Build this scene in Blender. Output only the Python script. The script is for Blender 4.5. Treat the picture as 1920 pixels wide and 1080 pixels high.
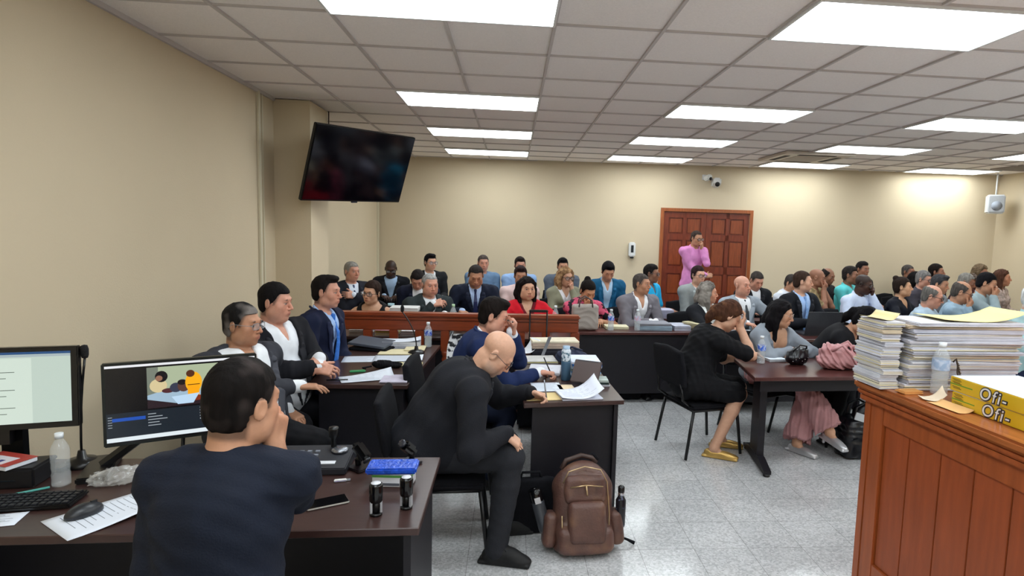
import bpy, bmesh, math, random
import numpy as np
from mathutils import Vector, Matrix

for _o in list(bpy.data.objects):
    bpy.data.objects.remove(_o, do_unlink=True)
SC = bpy.context.scene
COL = SC.collection
PI = math.pi

# ------------------------------------------------------------------ camera
F_PX, YAW, PITCH, ROLL, PPX, PPY = 1143.5, .0851, -.0983, .0303, 1056.3, 546.0
EYE = np.array([0.0, 0.0, 1.75])
_f = np.array([math.sin(YAW) * math.cos(PITCH), math.cos(YAW) * math.cos(PITCH), math.sin(PITCH)])
_r = np.cross(_f, [0, 0, 1.0]); _r /= np.linalg.norm(_r); _u = np.cross(_r, _f)
_r, _u = math.cos(ROLL) * _r + math.sin(ROLL) * _u, -math.sin(ROLL) * _r + math.cos(ROLL) * _u
_cd = bpy.data.cameras.new('camera'); CAM = bpy.data.objects.new('camera', _cd); COL.objects.link(CAM)
_cd.sensor_width = 36; _cd.lens = F_PX / 1920 * 36
_cd.shift_x = (960 - PPX) / 1920; _cd.shift_y = (PPY - 540) / 1920
_cd.clip_start = .05; _cd.clip_end = 60
CAM.matrix_world = Matrix(((_r[0], _u[0], -_f[0], EYE[0]), (_r[1], _u[1], -_f[1], EYE[1]), (_r[2], _u[2], -_f[2], EYE[2]), (0, 0, 0, 1)))
SC.camera = CAM
# ------------------------------------------------------------------ world and exposure
_w = bpy.data.worlds.new('world'); SC.world = _w; _w.use_nodes = True
_w.node_tree.nodes['Background'].inputs[0].default_value = (.9, .95, 1, 1)
_w.node_tree.nodes['Background'].inputs[1].default_value = .3
SC.view_settings.view_transform = 'Standard'; SC.view_settings.look = 'None'
SC.view_settings.gamma = 1; SC.view_settings.use_curve_mapping = False
SC.view_settings.exposure = 0.20
LAMP_POWER = 9.0        # emission of the ceiling diffusers
SC.cycles.max_bounces = 6; SC.cycles.diffuse_bounces = 3; SC.cycles.glossy_bounces = 3
SC.cycles.transmission_bounces = 6; SC.cycles.transparent_max_bounces = 8
SC.cycles.caustics_reflective = False; SC.cycles.caustics_refractive = False
SC.cycles.use_denoising = True
SC.cycles.sample_clamp_indirect = 4

def ray(px, py):
    return _f + _r * (px - PPX) / F_PX - _u * (py - PPY) / F_PX
def az(px, py, z):                     # the point of the place at height z seen at that pixel
    d = ray(px, py); return EYE + d * (z - EYE[2]) / d[2]
def ay(px, py, y):                     # ... at distance y down the room
    d = ray(px, py); return EYE + d * y / d[1]
def V(*a): return np.array(a, float)
def nrm(v):
    v = np.asarray(v, float); n = np.linalg.norm(v); return v / n if n > 1e-9 else v
# ------------------------------------------------------------------ materials
MATS = {}
def lin(c):
    if isinstance(c, str):
        c = [int(c[i:i + 2], 16) / 255 for i in (0, 2, 4)]
        return tuple(x / 12.92 if x <= .04045 else ((x + .055) / 1.055) ** 2.4 for x in c)
    return tuple(c)
def mat(name, color, rough=.6, metal=0, spec=.5, noise=None, bump=None, emis=None, trans=0, coat=0, alpha=1, attr=None, sheen=0, mottled=None, sss=0):
    key = (name, str(color), rough, metal, spec, str(noise), str(bump), str(emis), trans, coat, alpha, attr, sheen, str(mottled), sss)
    if key in MATS: return MATS[key]
    m = bpy.data.materials.new(name); m.use_nodes = True; MATS[key] = m
    nt = m.node_tree; b = nt.nodes['Principled BSDF']; c = lin(color)
    b.inputs['Base Color'].default_value = (*c, 1); b.inputs['Roughness'].default_value = rough
    b.inputs['Metallic'].default_value = metal; b.inputs['Specular IOR Level'].default_value = spec
    b.inputs['Transmission Weight'].default_value = trans; b.inputs['Coat Weight'].default_value = coat
    b.inputs['Sheen Weight'].default_value = sheen
    tc = nt.nodes.new('ShaderNodeTexCoord')
    src = None
    if attr:
        a = nt.nodes.new('ShaderNodeAttribute'); a.attribute_name = attr; src = a.outputs['Color']
    if noise:                                    # (scale, amount, stretch)
        sc, am = noise[0], noise[1]; st = noise[2] if len(noise) > 2 else (1, 1, 1)
        mp = nt.nodes.new('ShaderNodeMapping'); mp.inputs['Scale'].default_value = st
        nt.links.new(tc.outputs['Object'], mp.inputs[0])
        n = nt.nodes.new('ShaderNodeTexNoise'); n.inputs['Scale'].default_value = sc; n.inputs['Detail'].default_value = 4
        nt.links.new(mp.outputs[0], n.inputs[0])
        mx = nt.nodes.new('ShaderNodeMix'); mx.data_type = 'RGBA'; mx.blend_type = 'MULTIPLY'; mx.inputs[0].default_value = 1
        r = nt.nodes.new('ShaderNodeMapRange'); r.inputs[1].default_value = .3; r.inputs[2].default_value = .7
        r.inputs[3].default_value = 1 - am; r.inputs[4].default_value = 1 + am
        nt.links.new(n.outputs[0], r.inputs[0])
        if src: nt.links.new(src, mx.inputs[6])
        else: mx.inputs[6].default_value = (*c, 1)
        nt.links.new(r.outputs[0], mx.inputs[7]); src = mx.outputs[2]
    if mottled:                                  # (scale, other colour, low, high): blotches of a second colour
        n = nt.nodes.new('ShaderNodeTexNoise'); n.inputs['Scale'].default_value = mottled[0]; n.inputs['Detail'].default_value = 2
        nt.links.new(tc.outputs['Object'], n.inputs[0])
        r = nt.nodes.new('ShaderNodeMapRange'); r.inputs[1].default_value = mottled[2]; r.inputs[2].default_value = mottled[3]
        nt.links.new(n.outputs[0], r.inputs[0])
        mx = nt.nodes.new('ShaderNodeMix'); mx.data_type = 'RGBA'
        nt.links.new(r.outputs[0], mx.inputs[0])
        if src: nt.links.new(src, mx.inputs[6])
        else: mx.inputs[6].default_value = (*c, 1)
        mx.inputs[7].default_value = (*lin(mottled[1]), 1); src = mx.outputs[2]
    if src: nt.links.new(src, b.inputs['Base Color'])
    if bump:                                     # (scale, strength)
        n = nt.nodes.new('ShaderNodeTexNoise'); n.inputs['Scale'].default_value = bump[0]; n.inputs['Detail'].default_value = 3
        if len(bump) > 2:
            mp = nt.nodes.new('ShaderNodeMapping'); mp.inputs['Scale'].default_value = bump[2]
            nt.links.new(tc.outputs['Object'], mp.inputs[0]); nt.links.new(mp.outputs[0], n.inputs[0])
        else: nt.links.new(tc.outputs['Object'], n.inputs[0])
        bm = nt.nodes.new('ShaderNodeBump'); bm.inputs['Strength'].default_value = bump[1]; bm.inputs['Distance'].default_value = .01
        nt.links.new(n.outputs[0], bm.inputs['Height']); nt.links.new(bm.outputs[0], b.inputs['Normal'])
    if emis:
        b.inputs['Emission Color'].default_value = (*lin(emis[0]), 1); b.inputs['Emission Strength'].default_value = emis[1]
    if alpha < 1: b.inputs['Alpha'].default_value = alpha
    if sss:
        b.inputs['Subsurface Weight'].default_value = sss; b.inputs['Subsurface Radius'].default_value = (.012, .004, .002); b.inputs['Subsurface Scale'].default_value = 1
    return m

# ------------------------------------------------------------------ objects
def empty(name, label, cat, loc=(0, 0, 0), rz=0, group=None):
    o = bpy.data.objects.new(name, None); COL.objects.link(o); o.empty_display_size = .1
    o.location = loc; o.rotation_euler = (0, 0, rz); o['label'] = label; o['category'] = cat
    if group: o['group'] = group
    return o
def tag(o, label, cat, group=None, kind=None):
    o['label'] = label; o['category'] = cat
    if group: o['group'] = group
    if kind: o['kind'] = kind
    return o
def structure(o, label=None):
    o['kind'] = 'structure'
    if label: o['label'] = label
    return o
def link_mesh(name, me, m, parent=None, label=None):
    o = bpy.data.objects.new(name, me); COL.objects.link(o)
    for x in (m if isinstance(m, (list, tuple)) else [m]): me.materials.append(x)
    if parent: o.parent = parent
    if label: o['label'] = label
    return o
class MB:
    """collects simple shapes, builds ONE mesh object"""
    def __init__(s): s.bm = bmesh.new(); s.mi = 0
    def _mark(s, n0):
        s.bm.faces.ensure_lookup_table()
        for f in s.bm.faces[n0:]: f.material_index = s.mi
    def box(s, lo, hi, rot=None, piv=None, bevel=0):
        n0 = len(s.bm.faces); lo = np.minimum(lo, hi) if False else lo
        vs = [s.bm.verts.new(((lo, hi)[i][0], (lo, hi)[j][1], (lo, hi)[k][2])) for i in (0, 1) for j in (0, 1) for k in (0, 1)]
        fs = []
        for f in ((0, 1, 3, 2), (4, 6, 7, 5), (0, 4, 5, 1), (2, 3, 7, 6), (0, 2, 6, 4), (1, 5, 7, 3)):
            fs.append(s.bm.faces.new([vs[i] for i in f]))
        if bevel:
            r = bmesh.ops.bevel(s.bm, geom=list({e for f in fs for e in f.edges}), offset=bevel, segments=2, affect='EDGES')
            vs = list({v for f in r['faces'] for v in f.verts} | {v for v in vs if v.is_valid})
        if rot is not None:
            p = Vector(piv if piv is not None else [(a + b) / 2 for a, b in zip(lo, hi)])
            for v in vs: v.co = rot @ (v.co - p) + p
        s._mark(n0); return s
    def obox(s, c, half, R=None, bevel=0):        # oriented box, R: 3x3 columns
        Rm = Matrix([list(x) for x in np.asarray(R)]) if R is not None else None
        c = Vector([float(t) for t in c]); h = half
        return s.box((c.x - h[0], c.y - h[1], c.z - h[2]), (c.x + h[0], c.y + h[1], c.z + h[2]), Rm, c, bevel)
    def prism(s, pts, z0, z1):                    # outline in xy, extruded in z
        n0 = len(s.bm.faces)
        a = [s.bm.verts.new((p[0], p[1], z0)) for p in pts]; b = [s.bm.verts.new((p[0], p[1], z1)) for p in pts]
        s.bm.faces.new(a[::-1]); s.bm.faces.new(b); n = len(pts)
        for i in range(n): s.bm.faces.new((a[i], a[(i + 1) % n], b[(i + 1) % n], b[i]))
        s._mark(n0); return s
    def tube(s, pts, r, seg=8, closed=False, smooth=True):
        n0 = len(s.bm.faces); pts = [np.asarray(p, float) for p in pts]; n = len(pts); rings = []
        up = V(0, 0, 1); prev = None
        for i in range(n):
            if closed: t = nrm(pts[(i + 1) % n] - pts[i - 1])
            else: t = nrm(pts[min(i + 1, n - 1)] - pts[max(i - 1, 0)])
            a = np.cross(t, prev if prev is not None else (up if abs(t[2]) < .9 else V(1, 0, 0)))
            a = nrm(a); b = np.cross(a, t); prev = b
            rr = r[i] if isinstance(r, (list, tuple)) else r
            rings.append([s.bm.verts.new(pts[i] + rr * (math.cos(2 * PI * k / seg) * a + math.sin(2 * PI * k / seg) * b)) for k in range(seg)])
        for i in range(n if closed else n - 1):
            A, B = rings[i], rings[(i + 1) % n]
            for k in range(seg): s.bm.faces.new((A[k], A[(k + 1) % seg], B[(k + 1) % seg], B[k]))
        if not closed: s.bm.faces.new(rings[0][::-1]); s.bm.faces.new(rings[-1])
        s._mark(n0)
        s.bm.faces.ensure_lookup_table()
        if smooth:
            for f in s.bm.faces[n0:]: f.smooth = len(f.verts) == 4
        return s
    def lathe(s, prof, c=(0, 0, 0), seg=20, R=None, cap=True):   # profile (r, z)
        n0 = len(s.bm.faces); c = np.asarray(c, float); R = np.eye(3) if R is None else np.asarray(R); rings = []
        for r, z in prof:
            rings.append([s.bm.verts.new(c + R @ V(r * math.cos(2 * PI * k / seg), r * math.sin(2 * PI * k / seg), z)) for k in range(seg)])
        for A, B in zip(rings, rings[1:]):
            for k in range(seg):
                f = s.bm.faces.new((A[k], A[(k + 1) % seg], B[(k + 1) % seg], B[k])); f.smooth = True
        if cap: s.bm.faces.new(rings[0][::-1]); s.bm.faces.new(rings[-1])
        s._mark(n0); return s
    def sheet(s, P, th=.0006):                   # P: grid of points (list of rows), thin solid sheet
        n0 = len(s.bm.faces); P = np.asarray(P, float); a, b = P.shape[:2]
        def nor(i, j):
            u = P[min(i + 1, a - 1), j] - P[max(i - 1, 0), j]; v = P[i, min(j + 1, b - 1)] - P[i, max(j - 1, 0)]
            n = nrm(np.cross(u, v)); return n if n[2] >= 0 else -n
        T = [[s.bm.verts.new(P[i, j] + nor(i, j) * th) for j in range(b)] for i in range(a)]
        B = [[s.bm.verts.new(P[i, j]) for j in range(b)] for i in range(a)]
        for i in range(a - 1):
            for j in range(b - 1):
                f = s.bm.faces.new((T[i][j], T[i + 1][j], T[i + 1][j + 1], T[i][j + 1])); f.smooth = True
                f = s.bm.faces.new((B[i][j], B[i][j + 1], B[i + 1][j + 1], B[i + 1][j])); f.smooth = True
        for i in range(a - 1):
            s.bm.faces.new((T[i][0], B[i][0], B[i + 1][0], T[i + 1][0])); s.bm.faces.new((T[i][b - 1], T[i + 1][b - 1], B[i + 1][b - 1], B[i][b - 1]))
        for j in range(b - 1):
            s.bm.faces.new((T[0][j], T[0][j + 1], B[0][j + 1], B[0][j])); s.bm.faces.new((T[a - 1][j], B[a - 1][j], B[a - 1][j + 1], T[a - 1][j + 1]))
        s._mark(n0); return s
    def build(s, name, m, parent=None, label=None, loc=None):
        bmesh.ops.recalc_face_normals(s.bm, faces=s.bm.faces)
        me = bpy.data.meshes.new(name); s.bm.to_mesh(me); s.bm.free()
        o = link_mesh(name, me, m, parent, label)
        if loc is not None: o.location = loc
        return o
def rz3(a):
    c, s = math.cos(a), math.sin(a); return np.array([[c, -s, 0], [s, c, 0], [0, 0, 1.0]])
def rx3(a):
    c, s = math.cos(a), math.sin(a); return np.array([[1.0, 0, 0], [0, c, -s], [0, s, c]])
def ry3(a):
    c, s = math.cos(a), math.sin(a); return np.array([[c, 0, s], [0, 1.0, 0], [-s, 0, c]])
def copy_thing(o, parent=None):
    c = o.copy(); COL.objects.link(c); c.parent = parent
    for ch in [x for x in COL.objects if x.parent == o]: copy_thing(ch, c)
    return c

# ------------------------------------------------------------------ implicit solids: smooth unions of tapered limbs and ellipsoids, meshed by surface nets
class Field:
    def __init__(s, lo, hi, h):
        s.h = h; s.o = np.asarray(lo, float) - 2 * h
        s.n = np.ceil((np.asarray(hi, float) + 2 * h - s.o) / h).astype(int) + 1
        s.F = np.full(s.n, .5, np.float32)
        s.ax = [(s.o[i] + h * np.arange(s.n[i])).astype(np.float32) for i in range(3)]
    def reg(s, lo, hi):
        a = np.clip(np.floor((np.asarray(lo) - s.o) / s.h).astype(int), 0, s.n - 1)
        b = np.clip(np.ceil((np.asarray(hi) - s.o) / s.h).astype(int) + 1, 1, s.n)
        sl = tuple(slice(a[i], max(b[i], a[i] + 1)) for i in range(3))
        return sl, s.ax[0][sl[0]][:, None, None], s.ax[1][sl[1]][None, :, None], s.ax[2][sl[2]][None, None, :]
    def comb(s, sl, d, k, op):
        A = s.F[sl]
        if op == 'sub': A = -A
        if k > 0:
            h = np.maximum(k - np.abs(A - d), 0) / k; R = np.minimum(A, d) - h * h * (k * .25)
        else: R = np.minimum(A, d)
        s.F[sl] = -R if op == 'sub' else R
    def cap(s, a, b, ra, rb=None, k=.02, op='add', sq=None):
        rb = ra if rb is None else rb; a = np.asarray(a, np.float32); b = np.asarray(b, np.float32); m = max(ra, rb) + 1.3 * k + 2 * s.h
        sl, X, Y, Z = s.reg(np.minimum(a, b) - m, np.maximum(a, b) + m)
        ba = b - a; L = float(ba @ ba) + 1e-12
        x, y, z = X - a[0], Y - a[1], Z - a[2]
        t = np.clip((x * ba[0] + y * ba[1] + z * ba[2]) / L, 0, 1)
        x = x - t * ba[0]; y = y - t * ba[1]; z = z - t * ba[2]
        d2 = x * x + y * y + z * z
        if sq is not None:
            q = sq[0]; e = x * q[0] + y * q[1] + z * q[2]; d2 = d2 + e * e * (sq[1] ** 2 - 1)
        s.comb(sl, (np.sqrt(d2) - (ra + (rb - ra) * t)).astype(np.float32), k, op)
    def chain(s, pts, rs, k=.02, op='add', sq=None):
        for i in range(len(pts) - 1):
            s.cap(pts[i], pts[i + 1], rs[i] if np.ndim(rs) else rs, rs[i + 1] if np.ndim(rs) else rs, k, op, sq)
    def ell(s, c, r, R=None, k=.02, op='add'):
        c = np.asarray(c, np.float32); r = np.asarray(r, np.float32); R = np.eye(3) if R is None else np.asarray(R)
        e = np.sqrt(((np.abs(R) * r[None, :]) ** 2).sum(1)) + 2.2 * k + 3 * s.h
        sl, X, Y, Z = s.reg(c - e, c + e); X, Y, Z = X - c[0], Y - c[1], Z - c[2]
        p = [X * R[0, i] + Y * R[1, i] + Z * R[2, i] for i in range(3)]
        k0 = np.sqrt(sum((p[i] / r[i]) ** 2 for i in range(3))); k1 = np.sqrt(sum((p[i] / r[i] ** 2) ** 2 for i in range(3))) + 1e-6
        s.comb(sl, (k0 * (k0 - 1) / k1).astype(np.float32), k, op)
    def rbox(s, c, half, rr, R=None, k=.01, op='add'):
        c = np.asarray(c, np.float32); R = np.eye(3) if R is None else np.asarray(R); half = np.asarray(half, float)
        e = np.abs(R) @ half + k + 2 * s.h
        sl, X, Y, Z = s.reg(c - e, c + e); X, Y, Z = X - c[0], Y - c[1], Z - c[2]
        q = [np.abs(X * R[0, i] + Y * R[1, i] + Z * R[2, i]) - (half[i] - rr) for i in range(3)]
        d = np.sqrt(sum(np.maximum(a, 0) ** 2 for a in q)) + np.minimum(np.maximum(np.maximum(q[0], q[1]), q[2]), 0) - rr
        s.comb(sl, d.astype(np.float32), k, op)
    def fn(s, f, lo, hi, k=0, op='add'):
        sl, X, Y, Z = s.reg(lo, hi); s.comb(sl, np.broadcast_to(f(X, Y, Z), s.F[sl].shape).astype(np.float32), k, op)
    def wrinkle(s, amp, freq, seed=0, st=(1, 1, 1)):
        rng = np.random.RandomState(seed); X, Y, Z = s.ax[0][:, None, None], s.ax[1][None, :, None], s.ax[2][None, None, :]
        m = np.nonzero(np.abs(s.F) < .03); x, y, z = s.ax[0][m[0]], s.ax[1][m[1]], s.ax[2][m[2]]
        n = 0
        for o in range(4):
            k = rng.normal(size=3) * freq * (1 + .5 * o) * st; k2 = rng.normal(size=3) * freq * .5 * st; ph = rng.uniform(0, 6, 2)
            w = np.sin(x * k[0] + y * k[1] + z * k[2] + 1.6 * np.sin(x * k2[0] + y * k2[1] + z * k2[2] + ph[0]) + ph[1])
            n = n + (w if o else np.abs(w) * 1.5 - .8) / (1 + .6 * o)
        s.F[m] += (amp * .5 * n).astype(np.float32)
    def nets(s):
        F = s.F; S = F < 0; n = F.shape
        c = np.zeros((n[0] - 1, n[1] - 1, n[2] - 1), np.int8)
        for i in (0, 1):
            for j in (0, 1):
                for k in (0, 1): c += S[i:n[0] - 1 + i, j:n[1] - 1 + j, k:n[2] - 1 + k]
        idx = np.argwhere((c > 0) & (c < 8)); N = len(idx)
        if N == 0: return np.zeros((0, 3)), np.zeros((0, 4), int)
        acc = np.zeros((N, 3)); cnt = np.zeros(N)
        co = {}
        for i in (0, 1):
            for j in (0, 1):
                for k in (0, 1): co[i, j, k] = F[idx[:, 0] + i, idx[:, 1] + j, idx[:, 2] + k]
        for a in co:
            for ax in range(3):
                if a[ax] == 0:
                    b = list(a); b[ax] = 1; b = tuple(b); fa, fb = co[a], co[b]; cr = (fa < 0) != (fb < 0)
                    t = np.where(cr, fa / np.where(cr, fa - fb, 1), 0); p = np.tile(np.array(a, float), (N, 1)); p[:, ax] += t
                    acc[cr] += p[cr]; cnt[cr] += 1
        v = (idx + acc / cnt[:, None]) * s.h + s.o
        ids = np.full(c.shape, -1, np.int32); ids[idx[:, 0], idx[:, 1], idx[:, 2]] = np.arange(N)
        Q = []
        for ax in range(3):
            u, w = (ax + 1) % 3, (ax + 2) % 3
            sa = [slice(None)] * 3; sb = [slice(None)] * 3; sa[ax] = slice(0, n[ax] - 1); sb[ax] = slice(1, n[ax])
            A, B = S[tuple(sa)], S[tuple(sb)]; e = np.argwhere(A != B)
            e = e[(e[:, u] > 0) & (e[:, w] > 0) & (e[:, u] < n[u] - 1) & (e[:, w] < n[w] - 1)]
            ins = A[e[:, 0], e[:, 1], e[:, 2]]
            def g(du, dw):
                q = e.copy(); q[:, u] += du; q[:, w] += dw; return ids[q[:, 0], q[:, 1], q[:, 2]]
            q = np.stack([g(-1, -1), g(0, -1), g(0, 0), g(-1, 0)], 1); q[~ins] = q[~ins][:, ::-1]; Q.append(q)
        return v, np.concatenate(Q)
    def mesh(s, name, colfn=None, relax=2, lam=.5):
        v, q = s.nets()
        if len(q):
            a = np.concatenate([q[:, i] for i in range(4)]); b = np.concatenate([q[:, (i + 1) % 4] for i in range(4)]); N = len(v)
            c = np.bincount(a, minlength=N) + np.bincount(b, minlength=N) + 1e-9
            for _ in range(relax):
                v = np.stack([v[:, k] * (1 - lam) + lam * (np.bincount(a, v[b, k], N) + np.bincount(b, v[a, k], N)) / c for k in range(3)], 1)
        return np_mesh(name, v, q, colfn)
def np_mesh(name, v, q, colfn=None):
    me = bpy.data.meshes.new(name); me.vertices.add(len(v)); me.vertices.foreach_set('co', v.astype(np.float32).ravel())
    me.loops.add(len(q) * 4); me.loops.foreach_set('vertex_index', q.astype(np.int32).ravel())
    me.polygons.add(len(q)); me.polygons.foreach_set('loop_start', np.arange(0, len(q) * 4, 4, dtype=np.int32))
    me.polygons.foreach_set('use_smooth', np.ones(len(q), bool)); me.update(calc_edges=True)
    if colfn is not None:
        c = colfn(v); at = me.color_attributes.new('tint', 'FLOAT_COLOR', 'POINT')
        at.data.foreach_set('color', np.concatenate([c, np.ones((len(v), 1))], 1).astype(np.float32).ravel())
    return me
# ------------------------------------------------------------------ people
SKIN = {'light': 'd6a58a', 'tan': 'bd8a6c', 'med': 'c69274', 'rosy': 'cf9780', 'brown': '8c6049', 'dark': '4a3026'}
def ik(S, T, l1, l2, pole):
    d = T - S; D = np.linalg.norm(d); D2 = min(D, (l1 + l2) * .995); u = d / D; T = S + u * D2
    a = (l1 * l1 - l2 * l2 + D2 * D2) / (2 * D2); hh = math.sqrt(max(l1 * l1 - a * a, 0))
    p = np.asarray(pole, float); p = nrm(p - u * (p @ u)); return S + u * a + p * hh, T
def head_R(yaw, pitch, roll):            # local frame x right, y forward, z up; yaw>0 turns to the person's left, pitch>0 looks down
    return rz3(math.radians(yaw)) @ rx3(-math.radians(pitch)) @ ry3(math.radians(roll))

def hand_prims(Fd, wr, f, n, side, curl=.5, s=1.0, spread=.12, k=.006, thumb=None):
    """palm, four fingers of unequal length and a thumb, all blended into the wrist"""
    f = nrm(f); n = nrm(n - f * (np.asarray(n) @ f)); t = np.cross(f, n) * (1 if side > 0 else -1)
    R = np.stack([t, f, n], 1)
    Fd.rbox(wr + f * .048 * s, V(.041, .050, .0135) * s, .012 * s, R, k=.014)
    Fd.cap(wr - f * .02, wr + f * .02 * s, .025 * s, .024 * s, k=.02, sq=(n, 1.25))
    Fd.ell(wr + f * .035 * s + t * .022 * s + n * .008 * s, V(.018, .028, .013) * s, R, k=.012)
    for j, (o, L, r) in enumerate(((.031, .073, .0086), (.0105, .082, .0088), (-.0105, .076, .0084), (-.030, .060, .0075))):
        b = wr + (f * (.090 - .006 * abs(j - 1)) + t * o) * s; a = 0; c0 = curl * (1 + .12 * j); p = b - f * .02 * s
        side_dir = nrm(f + t * (spread * (1.5 - j)) * (1 - min(curl, 1) * .6))
        for q, (fr, cc) in enumerate(((.44, .75), (.31, 1.15), (.25, .7))):
            a += c0 * cc; d = side_dir * math.cos(a) + n * math.sin(a); e = b + d * L * fr * s
            Fd.cap(b if q else p, e, (r - .0006 * q) * s, (r - .0006 * (q + 1)) * s, k=.0025); b = e
    td = nrm(f * .62 + t * .72 + n * .28) if thumb is None else nrm(f * thumb[0] + t * thumb[1] + n * thumb[2])
    b = wr + (f * .022 + t * .028 + n * .004) * s; m = b + td * .045 * s; td2 = nrm(td * .9 + f * .45 + n * .25 * curl)
    Fd.cap(b - td * .012, m, .0125 * s, .0105 * s, k=.010); Fd.cap(m, m + td2 * .030 * s, .0102 * s, .0085 * s, k=.002)

def head_prims(Fd, c, R, p):
    g = p.get('face_w', 1.0); P = lambda x, y, z: c + R @ V(x, y, z)
    E = lambda x, y, z, a, b, d, k=.02, op='add', Q=None: Fd.ell(P(x, y, z), (a, b, d), R if Q is None else R @ Q, k, op)
    E(0, -.014, .036, .074 * (1 + (g - 1) * .4), .092, .078)
    E(0, .020, -.028, .061 * g, .066, .084, .03)
    E(0, .036, -.072, .043 * g, .046, .036, .03)
    E(0, .070, -.098, .017 * g, .015, .014, .02)
    for q in (-1, 1):
        E(q * .040 * g, .050, -.024, .024 * g, .024, .028, .022)
        if g > 1.05: E(q * .045 * g, .025, -.066, .028, .035, .034, .025)
        E(q * .047 * g, .010, -.068, .018, .026, .026, .02)
    Fd.cap(P(-.032, .077, .026), P(.032, .077, .026), .011, k=.018)
    for q in (-1, 1): E(q * .032, .095, .003, .018, .017, .0115, .012, 'sub')
    for q in (-1, 1):
        E(q * .0315, .0715, .003, .0140, .0125, .0125, .0015)
        E(q * .0315, .0735, .0125, .0165, .0125, .0045, .004); E(q * .0315, .0715, -.0075, .0150, .0120, .0035, .005)
    Fd.chain([P(0, .084, .014), P(0, .097, -.012), P(0, .106, -.029)], [.0075, .0085, .0115], .008)
    for q in (-1, 1): E(q * .0125, .093, -.034, .0082, .011, .0078, .005); E(q * .0065, .099, -.043, .0035, .005, .004, .003, 'sub')
    E(0, .080, -.060, .027, .016, .018, .015)
    E(0, .0895, -.0585, .022, .0095, .0062, .003); E(0, .0885, -.0700, .019, .0095, .0072, .003)
    E(0, .099, -.0642, .024, .008, .0012, .002, 'sub')
    if p.get('mouth_open'): E(0, .095, -.0640, .014, .014, .006, .002, 'sub')
    for q in (-1, 1):
        Q = rz3(q * -.35)
        E(q * .0775 * (1 + (g - 1) * .6), -.010, -.004, .0075, .0195, .033, .005, 'add', Q)
        E(q * .0845 * (1 + (g - 1) * .6), -.007, .002, .0045, .0095, .018, .004, 'sub', Q)
    if p.get('chin2'): E(0, .028, -.105, .048 * g, .045, .028, .03)

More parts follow.
